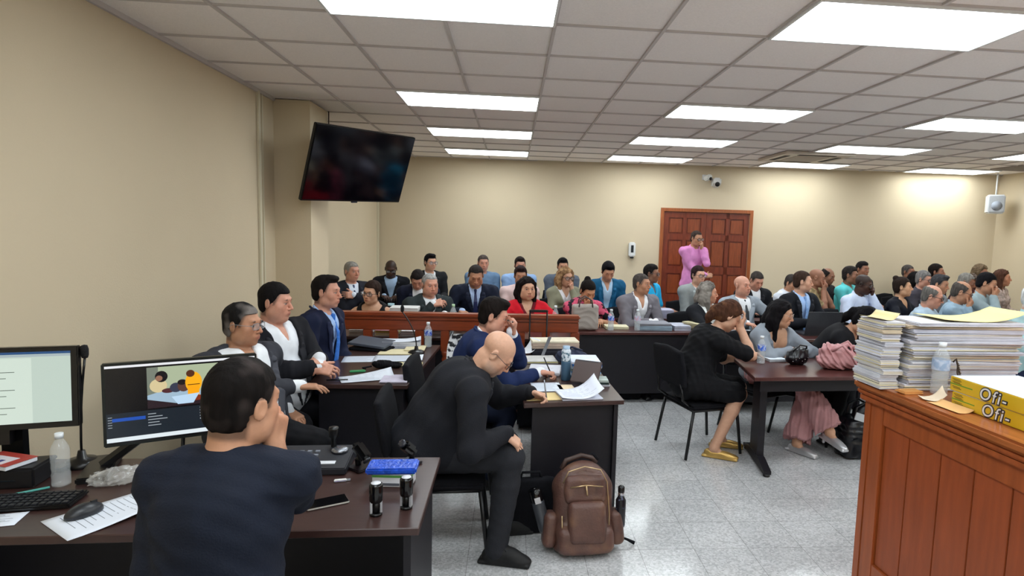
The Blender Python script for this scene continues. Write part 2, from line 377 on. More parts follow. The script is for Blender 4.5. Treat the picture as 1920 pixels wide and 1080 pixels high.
def hair_inside(x, y, z, hl):
    """distance inside the hairline: forehead, temples, sideburns, round the ears to the nape"""
    z0 = .064 + hl * .9 + np.abs(x) * (.06 - hl * 3)
    t1 = np.clip((z - z0 + .006) / .012, 0, 1); t2 = np.clip((z + .020) / .012, 0, 1)
    f = (-.026 + t2 * (.058 + .30 * np.clip(z, -.02, .07) - hl * .9)) * (1 - t1) + t1 * .135
    return np.minimum(f - y, z + .086)
def hair_fields(p, c, R, h):
    """the hair as a solid of its own, or None"""
    st = p['hair']
    if st == 'bald': return None
    P = lambda x, y, z: c + R @ V(x, y, z)
    lo = c - V(.17, .17, .36 if st in ('long', 'wavy', 'bob') else .17); hi = c + V(.17, .17, .20)
    if st == 'ponytail': lo = c - V(.24, .24, .36); hi = c + V(.24, .24, .2)
    Fd = Field(lo, hi, h); v = p.get('hair_vol', .010); g = p.get('face_w', 1.0)
    w = .074 * (1 + (g - 1) * .4)
    short = st in ('short', 'ring', 'bun', 'quiff', 'cap', 'fade'); sv = v * (.30 if short else .75)
    Fd.ell(P(0, -.014, .036 + v * .25), (w + .003 + sv, .093 + v * .45, .078 + v), R, k=.01)
    Fd.ell(P(0, -.030, -.02), (w * .93 + .002 + sv * .6, .070 + v * .35, .070), R, k=.02)
    hl = p.get('hairline', 0.0)
    r0, r1, r2 = R[:, 0], R[:, 1], R[:, 2]
    def loc(X, Y, Z):
        X, Y, Z = X - c[0], Y - c[1], Z - c[2]
        return (X * r0[0] + Y * r0[1] + Z * r0[2], X * r1[0] + Y * r1[1] + Z * r1[2], X * r2[0] + Y * r2[1] + Z * r2[2])
    def face_cut(X, Y, Z):
        x, y, z = loc(X, Y, Z)
        nz = .0022 * (np.sin(x * 260 + 3 * np.sin(z * 150)) + np.sin(z * 330 + y * 210))
        d = hair_inside(x, y, z, hl) + nz
        return np.clip(.013 - d, 0, .2) * .9
    if st in ('short', 'ring', 'bun', 'quiff', 'cap', 'fade'):
        Fd.fn(lambda X, Y, Z: -face_cut(X, Y, Z), Fd.o, Fd.o + Fd.n * h, 0, 'add') if False else None
        cut = face_cut
        sl, X, Y, Z = Fd.reg(Fd.o, Fd.o + Fd.n * h); Fd.F[sl] = Fd.F[sl] + cut(X, Y, Z).astype(np.float32)
        if st == 'ring': Fd.ell(P(0, .02, .105), (.062, .105, .062), R, k=.012, op='sub')
        if st == 'quiff': Fd.ell(P(0, .042, .103), (.052, .045, .024), R, k=.02)
        if st == 'fade': Fd.ell(P(0, .0, .085), (.068, .075, .040), R, k=.02)
        if st == 'bun': Fd.ell(P(0, -.075, .105), (.036, .034, .034), R, k=.008)
    else:
        def cut(X, Y, Z):
            x, y, z = loc(X, Y, Z)
            return -(z - .062 - (y - .070) * 1.5 + np.abs(x) * -.15) * .55
        sl, X, Y, Z = Fd.reg(Fd.o, Fd.o + Fd.n * h); Fd.F[sl] = np.maximum(Fd.F[sl], cut(X, Y, Z).astype(np.float32))
        L = {'long': .25, 'wavy': .22, 'bob': .15, 'ponytail': .06}[st]; ww = .022 if st != 'wavy' else .032
        if st == 'ponytail':
            Fd.chain([P(0, -.095, .03), P(0, -.118, -.02), P(0, -.120, -.09), P(0, -.10, -.16)], [.028, .034, .030, .012], .03)
        else:
            for q in (-1, 1):
                Fd.chain([P(q * .045, .050, .098), P(q * .076, .030, .055), P(q * .088, .016, -.01), P(q * .090, .006, -L * .45), P(q * .082, .02, -L * .85), P(q * .070, .03, -L)],
                         [.010, .012, ww * .7, ww * .9, ww * .85, .010], .018)
                Fd.chain([P(q * .065, -.045, .03), P(q * .078, -.05, -.06), P(q * .075, -.055, -L * .95)], [.045, .042, .026], .03)
            Fd.chain([P(0, -.07, 0), P(0, -.085, -.08), P(0, -.085, -L)], [.06, .055, .03], .03)
    if st in ('long', 'bob', 'wavy', 'ponytail'): Fd.wrinkle(.0045 if st != 'wavy' else .008, 95 if st != 'wavy' else 60, p['seed'], (1, 1, .22 if st != 'wavy' else .6))
    else: Fd.wrinkle(.0026, 85, p['seed'], (1, 1, .6))
    return Fd

def person(name_label, p):
    """p: root position, heading, joints of the pose, clothes. Returns the Empty that carries body, hair and clothing."""
    p = dict(p); rng = random.Random(p['seed'])
    s = p.get('s', 1.0); g = p.get('girth', 1.0); fem = p.get('fem', False); sit = p.get('sit', True)
    a = math.radians(p['face']); fw = V(math.sin(a), -math.cos(a), 0); rt = V(-math.cos(a), -math.sin(a), 0)
    W = np.stack([rt, fw, V(0, 0, 1)], 1)
    # --- skeleton in the person's own frame (x right, y forward, z up)
    hz = p.get('hip', .565) if sit else .93 * s
    L = math.radians(p.get('lean', 4)); SL = math.radians(p.get('side', 0)); tw = math.radians(p.get('twist', 0)); bow = math.radians(p.get('bow', 6))
    def sd(al): return nrm(V(math.sin(SL), math.sin(al), math.cos(al)))
    P0 = V(0, 0, hz); P1 = P0 + .20 * s * sd(L * .8 - (0.08 if sit else 0)); P2 = P1 + .20 * s * sd(L); P3 = P2 + .125 * s * sd(L + bow * .7)
    Rt = rz3(tw) @ head_R(0, math.degrees(L), 0); X = rz3(tw) @ V(1, 0, 0); fwd = Rt @ V(0, 1, 0)
    sw = p.get('sw', .185 if not fem else .160) * s * (1 + (g - 1) * .35)
    sh = [P3 - V(0, 0, .045 * s) + X * q * sw + fwd * (.005 + p.get('hunch', .0)) + V(0, 0, p.get('shrug', (0, 0))[0 if q < 0 else 1]) for q in (-1, 1)]
    Rh = rz3(tw) @ head_R(p.get('yaw', 0), p.get('pitch', 8), p.get('roll', 0))
    Hc = P3 + nrm(V(math.sin(SL) * .5, math.sin(L * .55 + bow), math.cos(L * .55 + bow))) * (.055 - p.get('short_neck', 0)) * s + Rh @ V(0, .020, .110)
    if 'head_at' in p and p['head_at'] is not None:     # the head's place in the room fixes where the person sits
        root = np.asarray(p['head_at'], float) - W @ Hc
    else: root = np.asarray(p['root'], float)
    zoff = root[2]; root[2] = 0
    if abs(zoff) > 1e-4:
        for q in (P1, P2, P3, Hc): pass
        f1 = zoff
        P1[2] += f1 * .33; P2[2] += f1 * .66; P3[2] += f1; Hc[2] += f1; sh[0][2] += f1; sh[1][2] += f1
    arms = {}
    for i, q in enumerate((-1, 1)):      # i=0 left hand (x<0), i=1 right hand
        spec = p.get('hl' if q < 0 else 'hr', {}); T = spec.get('at', (q * .15, .36, .80)); rel = spec.get('rel')
        if rel == 'head': T = Hc + Rh @ V(*T)
        elif rel == 'world': T = W.T @ (np.asarray(T, float) - root)
        elif rel == 'hip': T = V(*T)
        else: T = V(*T)
        el, T = ik(sh[i], T, .285 * s, .25 * s, spec.get('pole', (q * .7, -.35, -.8)))
        f = spec.get('f'); f = nrm(T - el) if f is None else (Rh @ V(*f) if rel == 'head' else (W.T @ V(*f) if rel == 'world' else V(*f)))
        n = spec.get('n', (0, 0, -1)); n = Rh @ V(*n) if rel == 'head' else (W.T @ V(*n) if rel == 'world' else V(*n))
        arms[q] = (sh[i], el, T, f, n, spec.get('curl', .45), spec.get('thumb'))
    legs = {}
    for q in (-1, 1):
        hp = P0 + V(q * .085 * s, 0, -.01)
        if sit:
            kn = V(*p.get('kl' if q < 0 else 'kr', (q * .13, .42 * s, .50 * s + .01))); an = V(*p.get('al' if q < 0 else 'ar', (q * .13, .42 * s + .03, .085)))
        else:
            kn = V(q * .10, .02, .50 * s); an = V(q * .11, -.01, .085)
        wk = p.get('ar_w' if q > 0 else 'al_w')
        if wk is not None: an = W.T @ (V(*wk) - root)
        legs[q] = (hp, kn, an)
    wv = lambda v: W @ v
    allp = [P0, P3, Hc + V(.13, .13, .15), Hc - V(.13, .13, .15)] + [v for q in arms for v in arms[q][:3]] + [arms[q][2] + nrm(arms[q][3]) * .2 for q in arms] + [v for q in legs for v in legs[q]] + [legs[q][2] + V(0, .2, -.09) for q in legs]
    B = np.array([wv(v) for v in allp]); h = p.get('h', .0075)
    lo = B.min(0) - .16; hi = B.max(0) + .16; lo[2] = -.02
    WR = W @ Rh; WT = W @ Rt; hc = wv(Hc); belly = p.get('belly', 0)
    WP = W @ head_R(0, math.degrees(L) * .8, 0)

    def torso(Fd, e, k=.05, lower=True, upper=True):
        if lower:
            Fd.ell(wv(P0 + V(0, -.015, .03)), V(.168 * g + e, .122 * g + e, .125 + e), WP, k)
            if sit:
                for q in (-1, 1): Fd.ell(wv(P0 + V(q * .075, -.03, -.02)), V(.085 * g + e, .115 + e, .075 + e * .3), W, k)
        Fd.ell(wv(P0 * .5 + P1 * .5 + V(0, .010 + belly * .6, 0)), V(.148 * g + e, .112 * g + belly * .6 + e, .16 + e), WP, k)
        Fd.ell(wv(P1 + V(0, .008 + belly * .45, 0)), V(.145 * g + e, .110 * g + belly * .5 + e, .15 + e), WP, k)
        if upper:
            Fd.ell(wv(P2 - V(0, 0, .02)), V(.162 * s * (.6 + .4 * g) + e, .112 * g + e, .165 + e), WT, k)
            Fd.cap(wv(sh[0] * .78 + sh[1] * .22), wv(sh[1] * .78 + sh[0] * .22), .062 * s + e, k=k)
            for q in (0, 1): Fd.cap(wv(P3 + V(0, -.01, -.02)), wv(sh[q] + V(0, -.012, .0)), .050 * s + e * .8, .054 * s + e, k=.035)
            if fem:
                for q in (-1, 1): Fd.ell(wv(P2 + Rt @ V(q * .075, .085, -.015)), V(.062, .055, .062) + e, WT, k=.03)
            elif p.get('pecs', True): Fd.ell(wv(P2 + Rt @ V(0, .05, .02)), V(.12, .07, .09) + e, WT, k=.05)
    def arm(Fd, q, e0, e1, upto=1.0, k=.03, cuff=0):
        S, E_, T = [wv(v) for v in arms[q][:3]]; am = p.get('arm', 1.0) * (.86 if fem else 1) * (1 + (g - 1) * .45)
        if upto <= .5:
            M = S + (E_ - S) * upto * 2; Fd.chain([S, M], [.052 * am + e0, .046 * am + e0], k); return
        Fd.cap(S, E_, .053 * am + e0, .041 * am + (e0 + e1) / 2, k=k); t = (upto - .5) * 2
        M = E_ + (T - E_) * min(t, .35); Nn = E_ + (T - E_) * t
        Fd.cap(E_, M, .041 * am + (e0 + e1) / 2, .041 * am + (e0 + e1) / 2, k=.02)
        if t > .35: Fd.cap(M, Nn, .041 * am + (e0 + e1) / 2, .026 * am + .004 + e1 + cuff, k=.02)
    def leg(Fd, q, e0, e1, upto=1.0, k=.03):
        H_, K_, A_ = [wv(v) for v in legs[q][:3]]; lm = .9 + (g - 1) * .5
        Fd.cap(H_, K_, .086 * lm + e0, .058 * lm + e0, k=k)
        M = K_ + (A_ - K_) * .3; N_ = K_ + (A_ - K_) * upto
        Fd.cap(K_, M, .056 * lm + e0, .055 * lm + e0, k=.02); Fd.cap(M, N_, .055 * lm + (e0 + e1) / 2, .036 + e1, k=.02)

    root_e = empty('person', name_label, 'person', [float(t) for t in root])
    if p.get('group'): root_e['group'] = p['group']
    # --- body: one continuous skin
    hh = p.get('h_body', h); FB = Field(lo, hi, hh)
    torso(FB, -.006)
    FB.cap(wv(P3 + V(0, -.012, -.04)), hc + WR @ V(0, -.022, -.055), .060 * (.82 if fem else .92 + .25 * (g - 1)), .055 * (.84 if fem else 1.0 + .25 * (g - 1)), k=.025)
    head_prims(FB, hc, WR, p)
    for q in (-1, 1):
        arm(FB, q, -.003, 0); S, E_, T, f, n, cu, th = arms[q]
        hand_prims(FB, wv(T), wv(f), wv(n), q, cu, (.9 if fem else 1.0) * s ** .5, thumb=th)
        leg(FB, q, -.004, 0)
        A_ = wv(legs[q][2]); fd = W @ nrm(V(*p.get('foot_l' if q < 0 else 'foot_r', (q * .15, 1, 0)))); legs[q] = legs[q] + (fd,)
        FB.chain([A_ - V(0, 0, .01), A_ - V(0, 0, .045) + fd * .04, A_ - V(0, 0, .06) + fd * .12], [.030, .022, .015], .02); FB.cap(A_, A_ - V(0, 0, .05) - fd * .025, .032, .022)
    base = np.array(lin(SKIN[p['skin']] if p['skin'] in SKIN else p['skin'])); hc_col = np.array(lin(p.get('hair_col', '17120f'))); stub = p.get('stubble', 0); buzz = p.get('buzz', 0); dark = base.sum() < .6
    def skincol(v):
        l = (v - hc) @ WR; x, y, z = l.T; c = np.tile(base, (len(v), 1)); near = (np.abs(l) < .14).all(1)
        def mixin(m, col, w):
            m = (np.clip(m, 0, 1) * near * w)[:, None]; c[:] = c * (1 - m) + np.array(col) * m
        sm = lambda d, w=.004: np.clip(.5 - d / w, 0, 1)
        mixin(sm(np.sqrt((x / 1.3) ** 2 + ((z + .02) * .9) ** 2) - .055, .05) * (y > .04), base * V(1.10, .88, .82), .5)
        if stub: mixin(sm(np.maximum(z + .048, -y + .0) , .03) * (1 - sm(np.sqrt((x / 1.0) ** 2 + ((z + .064) * 2.2) ** 2) - .02, .01) * .8), hc_col * .9 + base * .1, stub)
        if p.get('mustache'): mixin(sm(np.sqrt((x / 2.2) ** 2 + (z + .051) ** 2) - .009, .005) * (y > .07), hc_col, p['mustache'])
        if buzz: mixin(sm(-(z - .062 - (y - .068) * 1.15 - np.abs(x) * .1) * 1.0, .015), hc_col, buzz)
        if p['hair'] in ('short', 'quiff', 'fade', 'bun', 'ring'):
            hin = hair_inside(x, y, z, p.get('hairline', 0.0))
            if p['hair'] != 'ring': mixin(sm(-(hin + .002), .012) * (np.sqrt((y + .008) ** 2 + (z + .004) ** 2) > .026), hc_col * .8 + base * .2, .85)
            else: mixin(sm(-(hin + .002), .012) * (z < .05) * (np.sqrt((y + .008) ** 2 + (z + .004) ** 2) > .026), hc_col * .8 + base * .2, .6)
        lip = V(.42, .13, .11) if not p.get('lipstick') else V(*lin(p['lipstick']))
        mixin(sm(np.sqrt((x / 2.6) ** 2 + (z + .0645) ** 2) - .0088, .004) * (y > .078), lip if not dark else base * V(1.3, .9, .9), .65)
        for q in (-1, 1):
            mixin(sm(np.sqrt(((x - q * .033) / 1.0) ** 2 * .22 + ((z - .0285 + np.abs(x - q * .026) * .18) * 1.0) ** 2) - .0045, .004) * (y > .05), hc_col * .7, .85 if not p.get('nobrow') else .3)
            ey = np.sqrt((x - q * .0315) ** 2 + (y - .0715) ** 2 + (z - .003) ** 2)
            op = p.get('eye', 1.0)
            inn = sm(np.sqrt(((x - q * .0315) / 2.1) ** 2 + (z - .0018) ** 2) - .0058 * op, .003) * (y > .072)
            mixin(inn, (.62, .58, .54), .9 if op > 0 else 0)
            mixin(sm(np.sqrt((x - q * .0315 - p.get('gaze', 0) * .004) ** 2 + (z - .002) ** 2) - .0068, .0035) * (inn > .2) * (y > .072), (.008, .005, .004), 1)
            mixin(sm(np.abs(np.sqrt(((x - q * .0315) / 1.9) ** 2 + (z - .003) ** 2) - .0078) - .0012, .002) * (y > .066) * (z > .002), (.06, .03, .02), .6)
        return np.clip(c, 0, 1)
    skinm = mat('skin', 'cf9a7c', .5, attr='tint', noise=(60, .05), bump=(120, .06), spec=.4, sss=.0)
    link_mesh('body', FB.mesh('body', skincol, 1, .35), skinm, root_e)
    # --- hair
    hf = hair_fields(p, hc, WR, max(min(h, .006), .003))
    if hf:
        link_mesh('hair', hf.mesh('hair'), mat('hair', p.get('hair_col', '17120f'), .75, spec=.12, noise=(45, .4, (1, 1, .25)), bump=(150, .3, (1, 1, .15)), mottled=p.get('hair_mix')), root_e)
    if p.get('cap_col'):
        Fc = Field(hc - .16, hc + .16, max(h * .7, .004)); Fc.ell(hc + WR @ V(0, -.024, .060), V(.090, .104, .068), WR)
        Fc.ell(hc + WR @ V(0, -.02, -.01), V(.13, .15, .048), WR, op='sub', k=.004)
        link_mesh('skullcap', Fc.mesh('skullcap'), mat('cap_cloth', p['cap_col'], .9, noise=(60, .15)), root_e)
    # --- clothes
    hcg = p.get('h_cloth', h * 1.15)
    def cloth(name, build, color, wr=.0045, rough=.85, fr=22, z0=None, **kw):
        Fd = Field(lo, hi, hcg); build(Fd)
        if 'post' in kw: kw.pop('post')(Fd)
        if 'sleeves' in kw: kw.pop('sleeves')(Fd)
        if wr: Fd.wrinkle(wr, fr, p['seed'] + len(name))
        me = Fd.mesh(name, None, 4, .5)
        if len(me.vertices): return link_mesh(name, me, mat(kw.pop('mn', name + '_cloth'), color, rough, spec=.25, noise=kw.pop('noise', (12, .10)), bump=kw.pop('bump', (180, .2) if h < .0051 else None), **kw), root_e)
    def in_chest(Fd):
        Xa, Ya, Za = Fd.ax[0][:, None, None] - hcv[0], Fd.ax[1][None, :, None] - hcv[1], Fd.ax[2][None, None, :] - hcv[2]
        return [Xa * WT[0, i] + Ya * WT[1, i] + Za * WT[2, i] for i in range(3)]
    hcv = wv(P3)
    top = p.get('top', 'suit')
    def collar_cut(Fd, r=.070, up=.03, depth=.0):
        # room for the neck
        Fd.cap(wv(P3 + Rt @ V(0, .012, .02)), wv(P3 + Rt @ V(0, .05, .20)), r, r * 1.3, k=.008, op='sub')
    def vcut(Fd, bottom, halfw, y0=.0, k=0):
        x, y, z = in_chest(Fd); t = np.clip((z + bottom) / bottom, 0, 1.25)
        d = np.maximum(np.abs(x) - halfw * t ** .9, np.maximum(-(y - y0), -(z + bottom)))
        Fd.F = np.maximum(Fd.F, -d.astype(np.float32) * .9)
    def collar(Fd, r0=.066, r=.010, dz=0.0, e=0):
        n = 9; pts = []
        for i in range(n):
            th = (-130 + 260 * i / (n - 1)) * PI / 180
            pts.append(P3 + Rt @ V(math.sin(th) * (r0 + e), -math.cos(th) * (r0 + e) * .95 + .012, .042 + dz - .05 * (1 - math.cos(th)) * .5))
        Fd.chain([wv(q) for q in pts], r, .006)
        return pts
    shirt_col = p.get('shirt')
    if top in ('suit', 'shirt', 'polo', 'tee'):
        sl = {'suit': 1.0, 'shirt': p.get('sleeve', .985), 'polo': .36, 'tee': p.get('sleeve', .36)}[top]
        def b(Fd):
            torso(Fd, .006 if top == 'suit' else .011, lower=True)
            if not (top in ('tee',)): 
                pts = collar(Fd, .069, .0125, .012)
                for e_ in (pts[0], pts[-1]): Fd.cap(wv(e_ + Rt @ V(0, .0, .0)), wv(e_ + Rt @ V(math.copysign(-.004, (Rt.T @ (e_ - P3))[0]), .045, -.055)), .013, .007, k=.006)
        def slv(Fd):
            for q in (-1, 1): arm(Fd, q, .006 if top == 'suit' else .010, .006 if top == 'suit' else .012, sl if top != 'suit' else 1.02)
        def post(Fd):
            zc = wv(P0)[2] - (.02 if sit else .10); Fd.F = np.maximum(Fd.F, (zc - Fd.ax[2])[None, None, :].astype(np.float32)) if top != 'suit' else Fd.F
            if top != 'suit' and p.get('tuck', True): pass
            collar_cut(Fd, .058 if not fem else .050)
            if p.get('open_neck') or top in ('polo',): vcut(Fd, p.get('neck_drop', .09), .032, .03)
            if top in ('tee',) and p.get('neck_drop'): vcut(Fd, p['neck_drop'], .07, .02)
        cloth({'suit': 'dress_shirt', 'shirt': 'shirt', 'polo': 'polo_shirt', 'tee': 'top'}[top], b, shirt_col or 'e8e8ec', .0035 if top == 'suit' else .007, post=post, sleeves=slv, rough=.8, mottled=p.get('shirt_mix'))
    if top == 'sleeveless':
        def b(Fd):
            torso(Fd, .009)
        def post(Fd):
            collar_cut(Fd, .075); vcut(Fd, .12, .085, .0)
            for i in (0, 1): Fd.cap(wv(sh[i] + V((-1, 1)[i] * .01, 0, -.03)), wv(sh[i] + V((-1, 1)[i] * .05, 0, .1)), .062, k=.004, op='sub')
        cloth('top', b, shirt_col or '15151a', .004, post=post)
    if top == 'dress':
        def b(Fd):
            torso(Fd, .013)
            for q in (-1, 1): arm(Fd, q, .018, .018, .42)
            for q in (-1, 1):
                H_, K_, A_ = [wv(v) for v in legs[q][:3]]; Fd.cap(H_, H_ + (K_ - H_) * .92, .105, .085, k=.07)
        cloth('dress', b, shirt_col, .007, post=lambda Fd: collar_cut(Fd, .085))
    if top == 'suit' and p.get('tie'):
        Ft = Field(lo, hi, max(h * .8, .0045)); n0 = P3 + Rt @ V(0, .085, -.045)
        xs = [P3 + Rt @ V(0, .088, .000)]; yb = .118 * g + .014
        for z, yy in ((-.06, yb * .82), (-.12, yb + .004), (-.20, yb + .012), (-.28, yb + .010 + belly * .6), (-.36, yb + .006 + belly)):
            xs.append(P3 + Rt @ V(0, yy + .004, z))
        Ft.cap(wv(xs[0]), wv(xs[0] * .6 + xs[1] * .4), .017, .011, k=.004)
        Ft.chain([wv(v) for v in xs], [.010, .016, .021, .026, .031, .034], .006, sq=(WT[:, 1], 3.2))
        link_mesh('necktie', Ft.mesh('necktie'), mat('tie_silk', p['tie'], .5, noise=(90, .2)), root_e)
    if top == 'suit':
        closed = p.get('closed', True); vb = p.get('vdepth', .30 if closed else .50); vw = p.get('vwidth', .062 if closed else .085)
        def b(Fd):
            torso(Fd, .020)
            if sit:
                for q in (-1, 1): Fd.cap(wv(P0 + V(q * .10, -.02, .0)), wv(P0 + V(q * .15, .12, -.015)), .075, .055, k=.05)
            else: torso_low = [Fd.cap(wv(P0 + V(q * .07, 0, .02)), wv(P0 + V(q * .08, 0, -.16)), .095, .10, k=.05) for q in (-1, 1)]
            pts = collar(Fd, .083, .0115, -.012)
        LP = {}
        def post(Fd):
            sv = Fd.F.copy(); LP['F'] = (Fd, sv)
            vcut(Fd, vb, vw, .015); 
            if not closed:
                x, y, z = in_chest(Fd); d = np.maximum(np.abs(x) - p.get('openw', .06), np.maximum(-(y - .02), z + .20)); Fd.F = np.maximum(Fd.F, -d.astype(np.float32) * .9)
            collar_cut(Fd, .066)
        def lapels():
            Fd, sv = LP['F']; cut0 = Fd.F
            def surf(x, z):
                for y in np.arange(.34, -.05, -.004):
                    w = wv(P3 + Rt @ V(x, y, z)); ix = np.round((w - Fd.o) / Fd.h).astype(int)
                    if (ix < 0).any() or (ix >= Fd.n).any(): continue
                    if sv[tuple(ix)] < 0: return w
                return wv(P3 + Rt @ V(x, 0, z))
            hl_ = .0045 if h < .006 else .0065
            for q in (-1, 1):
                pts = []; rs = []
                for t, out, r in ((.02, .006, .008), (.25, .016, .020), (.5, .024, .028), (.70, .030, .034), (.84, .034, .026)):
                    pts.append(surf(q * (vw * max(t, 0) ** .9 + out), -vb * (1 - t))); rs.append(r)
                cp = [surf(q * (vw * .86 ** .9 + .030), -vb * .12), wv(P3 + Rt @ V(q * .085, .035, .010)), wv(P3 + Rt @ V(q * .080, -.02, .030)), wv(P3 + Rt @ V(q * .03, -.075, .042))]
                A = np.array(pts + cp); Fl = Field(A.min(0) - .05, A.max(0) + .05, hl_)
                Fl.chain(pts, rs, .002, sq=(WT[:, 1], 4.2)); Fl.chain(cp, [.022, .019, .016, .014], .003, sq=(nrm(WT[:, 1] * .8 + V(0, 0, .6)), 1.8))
                link_mesh('lapel', Fl.mesh('lapel', None, 1, .4), mat('lapel_cloth', tuple(min(1, c * 1.4 + .002) for c in lin(p.get('jacket', '14151b'))), .8, spec=.3), root_e)  # jacket colour brightened: a highlight painted into the lapel
        cloth('jacket', b, p.get('jacket', '14151b'), p.get('jw', .0065), post=post, sleeves=lambda Fd: [arm(Fd, q, .018, .016, p.get('sleeve', .955)) for q in (-1, 1)])
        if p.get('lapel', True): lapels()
    if top == 'blazer_f':
        def b(Fd):
            torso(Fd, .018)
            collar(Fd, .082, .011)
        def post(Fd):
            vcut(Fd, p.get('vdepth', .24), p.get('vwidth', .07), .0); collar_cut(Fd, .074)
        cloth('blazer', b, p.get('jacket', '8a8f98'), .0055, post=post, mottled=p.get('jacket_mix'), sleeves=lambda Fd: [arm(Fd, q, .017, .014, p.get('sleeve', .95)) for q in (-1, 1)])
        if shirt_col:
            def b2(Fd): torso(Fd, .008)
            cloth('blouse', b2, shirt_col, .004, post=lambda Fd: (collar_cut(Fd, .066), vcut(Fd, p.get('neck_drop', .10), .05, .02)))
    # --- trousers or skirt, shoes
    if p.get('legs', True):
        pc = p.get('pants', '14151a')
        if p.get('bottom', 'trousers') == 'trousers':
            def b(Fd):
                Fd.ell(wv(P0 + V(0, -.015, .02)), V(.170 * g + .006, .124 * g + .006, .115), WP, .05)
                for q in (-1, 1):
                    leg(Fd, q, .014, .020, p.get('hem', .97)); Fd.ell(wv(P0 + V(q * .075, -.03, -.02)), V(.09 * g, .12, .08), W, .05) if sit else None
            cloth('trousers', b, pc, .006)
        elif p['bottom'] == 'wide':
            def b(Fd):
                Fd.ell(wv(P0 + V(0, -.015, .02)), V(.172 * g, .125 * g, .115), WP, .05)
                for q in (-1, 1):
                    H_, K_, A_ = [wv(v) for v in legs[q][:3]]; Fd.cap(H_, K_, .098, .080, k=.04); Fd.cap(K_, A_ - nrm(K_ - A_) * .05, .076, .125, k=.03)
            def hem(Fd):
                for q in (-1, 1):
                    H_, K_, A_ = [wv(v) for v in legs[q][:3]]; n_ = nrm(K_ - A_); B_ = A_ + n_ * .015
                    lo_, hi_ = B_ - .24, B_ + .24
                    Fd.fn(lambda X, Y, Z: np.maximum((X - B_[0]) * n_[0] + (Y - B_[1]) * n_[1] + (Z - B_[2]) * n_[2], np.sqrt((X - B_[0]) ** 2 + (Y - B_[1]) ** 2 + (Z - B_[2]) ** 2) - .22), lo_, hi_, 0, 'sub')
                Fd.wrinkle(.018, 60, 9, (1, 1, .12))
            cloth('wide_trousers', b, pc, .006, fr=20, post=hem)
        sc = p.get('shoes', '0c0c0e'); Fs = {}
        for q in (-1, 1):
            A_ = wv(legs[q][2]); fd = legs[q][3]; sd_ = np.cross(fd, V(0, 0, 1)); Rf = np.stack([sd_, fd, V(0, 0, 1)], 1); zz = A_[2] - .085
            base_ = V(A_[0], A_[1], zz); pitchf = p.get('foot_pitch', {}).get(q, 0)
            Rf = Rf @ rx3(math.radians(pitchf))
            def S_(x, y, z): return base_ + V(0, 0, .0) + (Rf @ V(x, y, z - .03)) + V(0, 0, .03)
            Fs_ = Field(base_ - .26, base_ + .26, p.get('h_shoe', .006)); wd = .040 if not fem else .033; hl_ = p.get('heel', 0)
            low = p.get('low_shoe', False)
            Fs_.ell(S_(0, -.035, .035), (wd * .85, .045, .035), Rf); Fs_.ell(S_(0, .045, .035), (wd * .95, .085, .030), Rf, .03); Fs_.ell(S_(0, .125, .026), (wd * 1.02, .065, .024), Rf, .03)
            if not low: Fs_.cap(S_(0, -.015, .04), S_(0, -.01, .10), .044, .046, k=.03); Fs_.cap(S_(0, .0, .078), S_(0, .08, .050), .038, .034, k=.03); Fs_.cap(S_(0, .08, .05), S_(0, .14, .032), .034, .026, k=.02)
            else:
                Fs_.cap(S_(0, -.01, .07), S_(0, .03, .075), .032, .030, k=.004, op='sub')
            Fs_.rbox(S_(0, .045, .010), (wd * 1.0, .140, .011), .010, Rf, .006)
            if hl_: Fs_.cap(S_(0, -.05, .02), S_(0, -.055, -.03), .018, .012, k=.006)
            sl_, Xx, Yy, Zz = Fs_.reg(Fs_.o, Fs_.o + Fs_.n * Fs_.h); Fs_.F[sl_] = np.maximum(Fs_.F[sl_], -(Zz - .001) + 0 * Xx + 0 * Yy)
            so = link_mesh('shoe', Fs_.mesh('shoe'), mat('shoe_leather', sc, p.get('shoe_rough', .45), metal=p.get('shoe_metal', 0), bump=(60, .1)), root_e)
            if p.get('laces'):
                mb = MB()
                for i in range(4):
                    y0 = .035 + .022 * i; mb.tube([S_(-.02, y0, .083 - .009 * i), S_(0, y0 + .006, .090 - .009 * i), S_(.02, y0, .083 - .009 * i)], .0028, 6)
                mb.tube([S_(0, .03, .088), S_(.025, .045, .096), S_(.03, .06, .080), S_(.012, .05, .084)], .0025, 6); mb.tube([S_(0, .03, .088), S_(-.025, .045, .096), S_(-.03, .062, .080)], .0025, 6)
                mb.build('laces', mat('lace', '060607', .8), so)
    # --- glasses, jewellery
    if p.get('glasses'):
        mb = MB(); Q = lambda x, y, z: hc + WR @ V(x, y, z); gw = p.get('face_w', 1.0); gr = p.get('glass_r', .0016 if h < .006 else .0026)
        for q in (-1, 1):
            pts = [Q(q * .034 + .026 * math.copysign(abs(math.cos(t)) ** .6, math.cos(t)), .100 - .008 * abs(math.cos(t)) * (1 if q * math.cos(t) > 0 else -.2), .002 + .018 * math.copysign(abs(math.sin(t)) ** .6, math.sin(t))) for t in np.linspace(0, 2 * PI, 17)[:-1]]
            mb.tube(pts, gr, 6, closed=True)
            mb.tube([Q(q * .060, .094, .008), Q(q * .078 * gw, .06, .010), Q(q * .083 * gw, -.005, .012), Q(q * .080 * gw, -.028, -.008)], gr * .9, 6)
        mb.tube([Q(-.009, .103, .008), Q(0, .107, .010), Q(.009, .103, .008)], gr, 6)
        go = mb.build('glasses', mat('glasses_frame', p['glasses'], .35), root_e)
        mb = MB()
        for q in (-1, 1): mb.obox(Q(q * .034, .0995, .002), (.024, .0006, .016), WR)
        mb.build('lens', mat('spectacle_lens', 'ffffff', .05, alpha=.12), go)
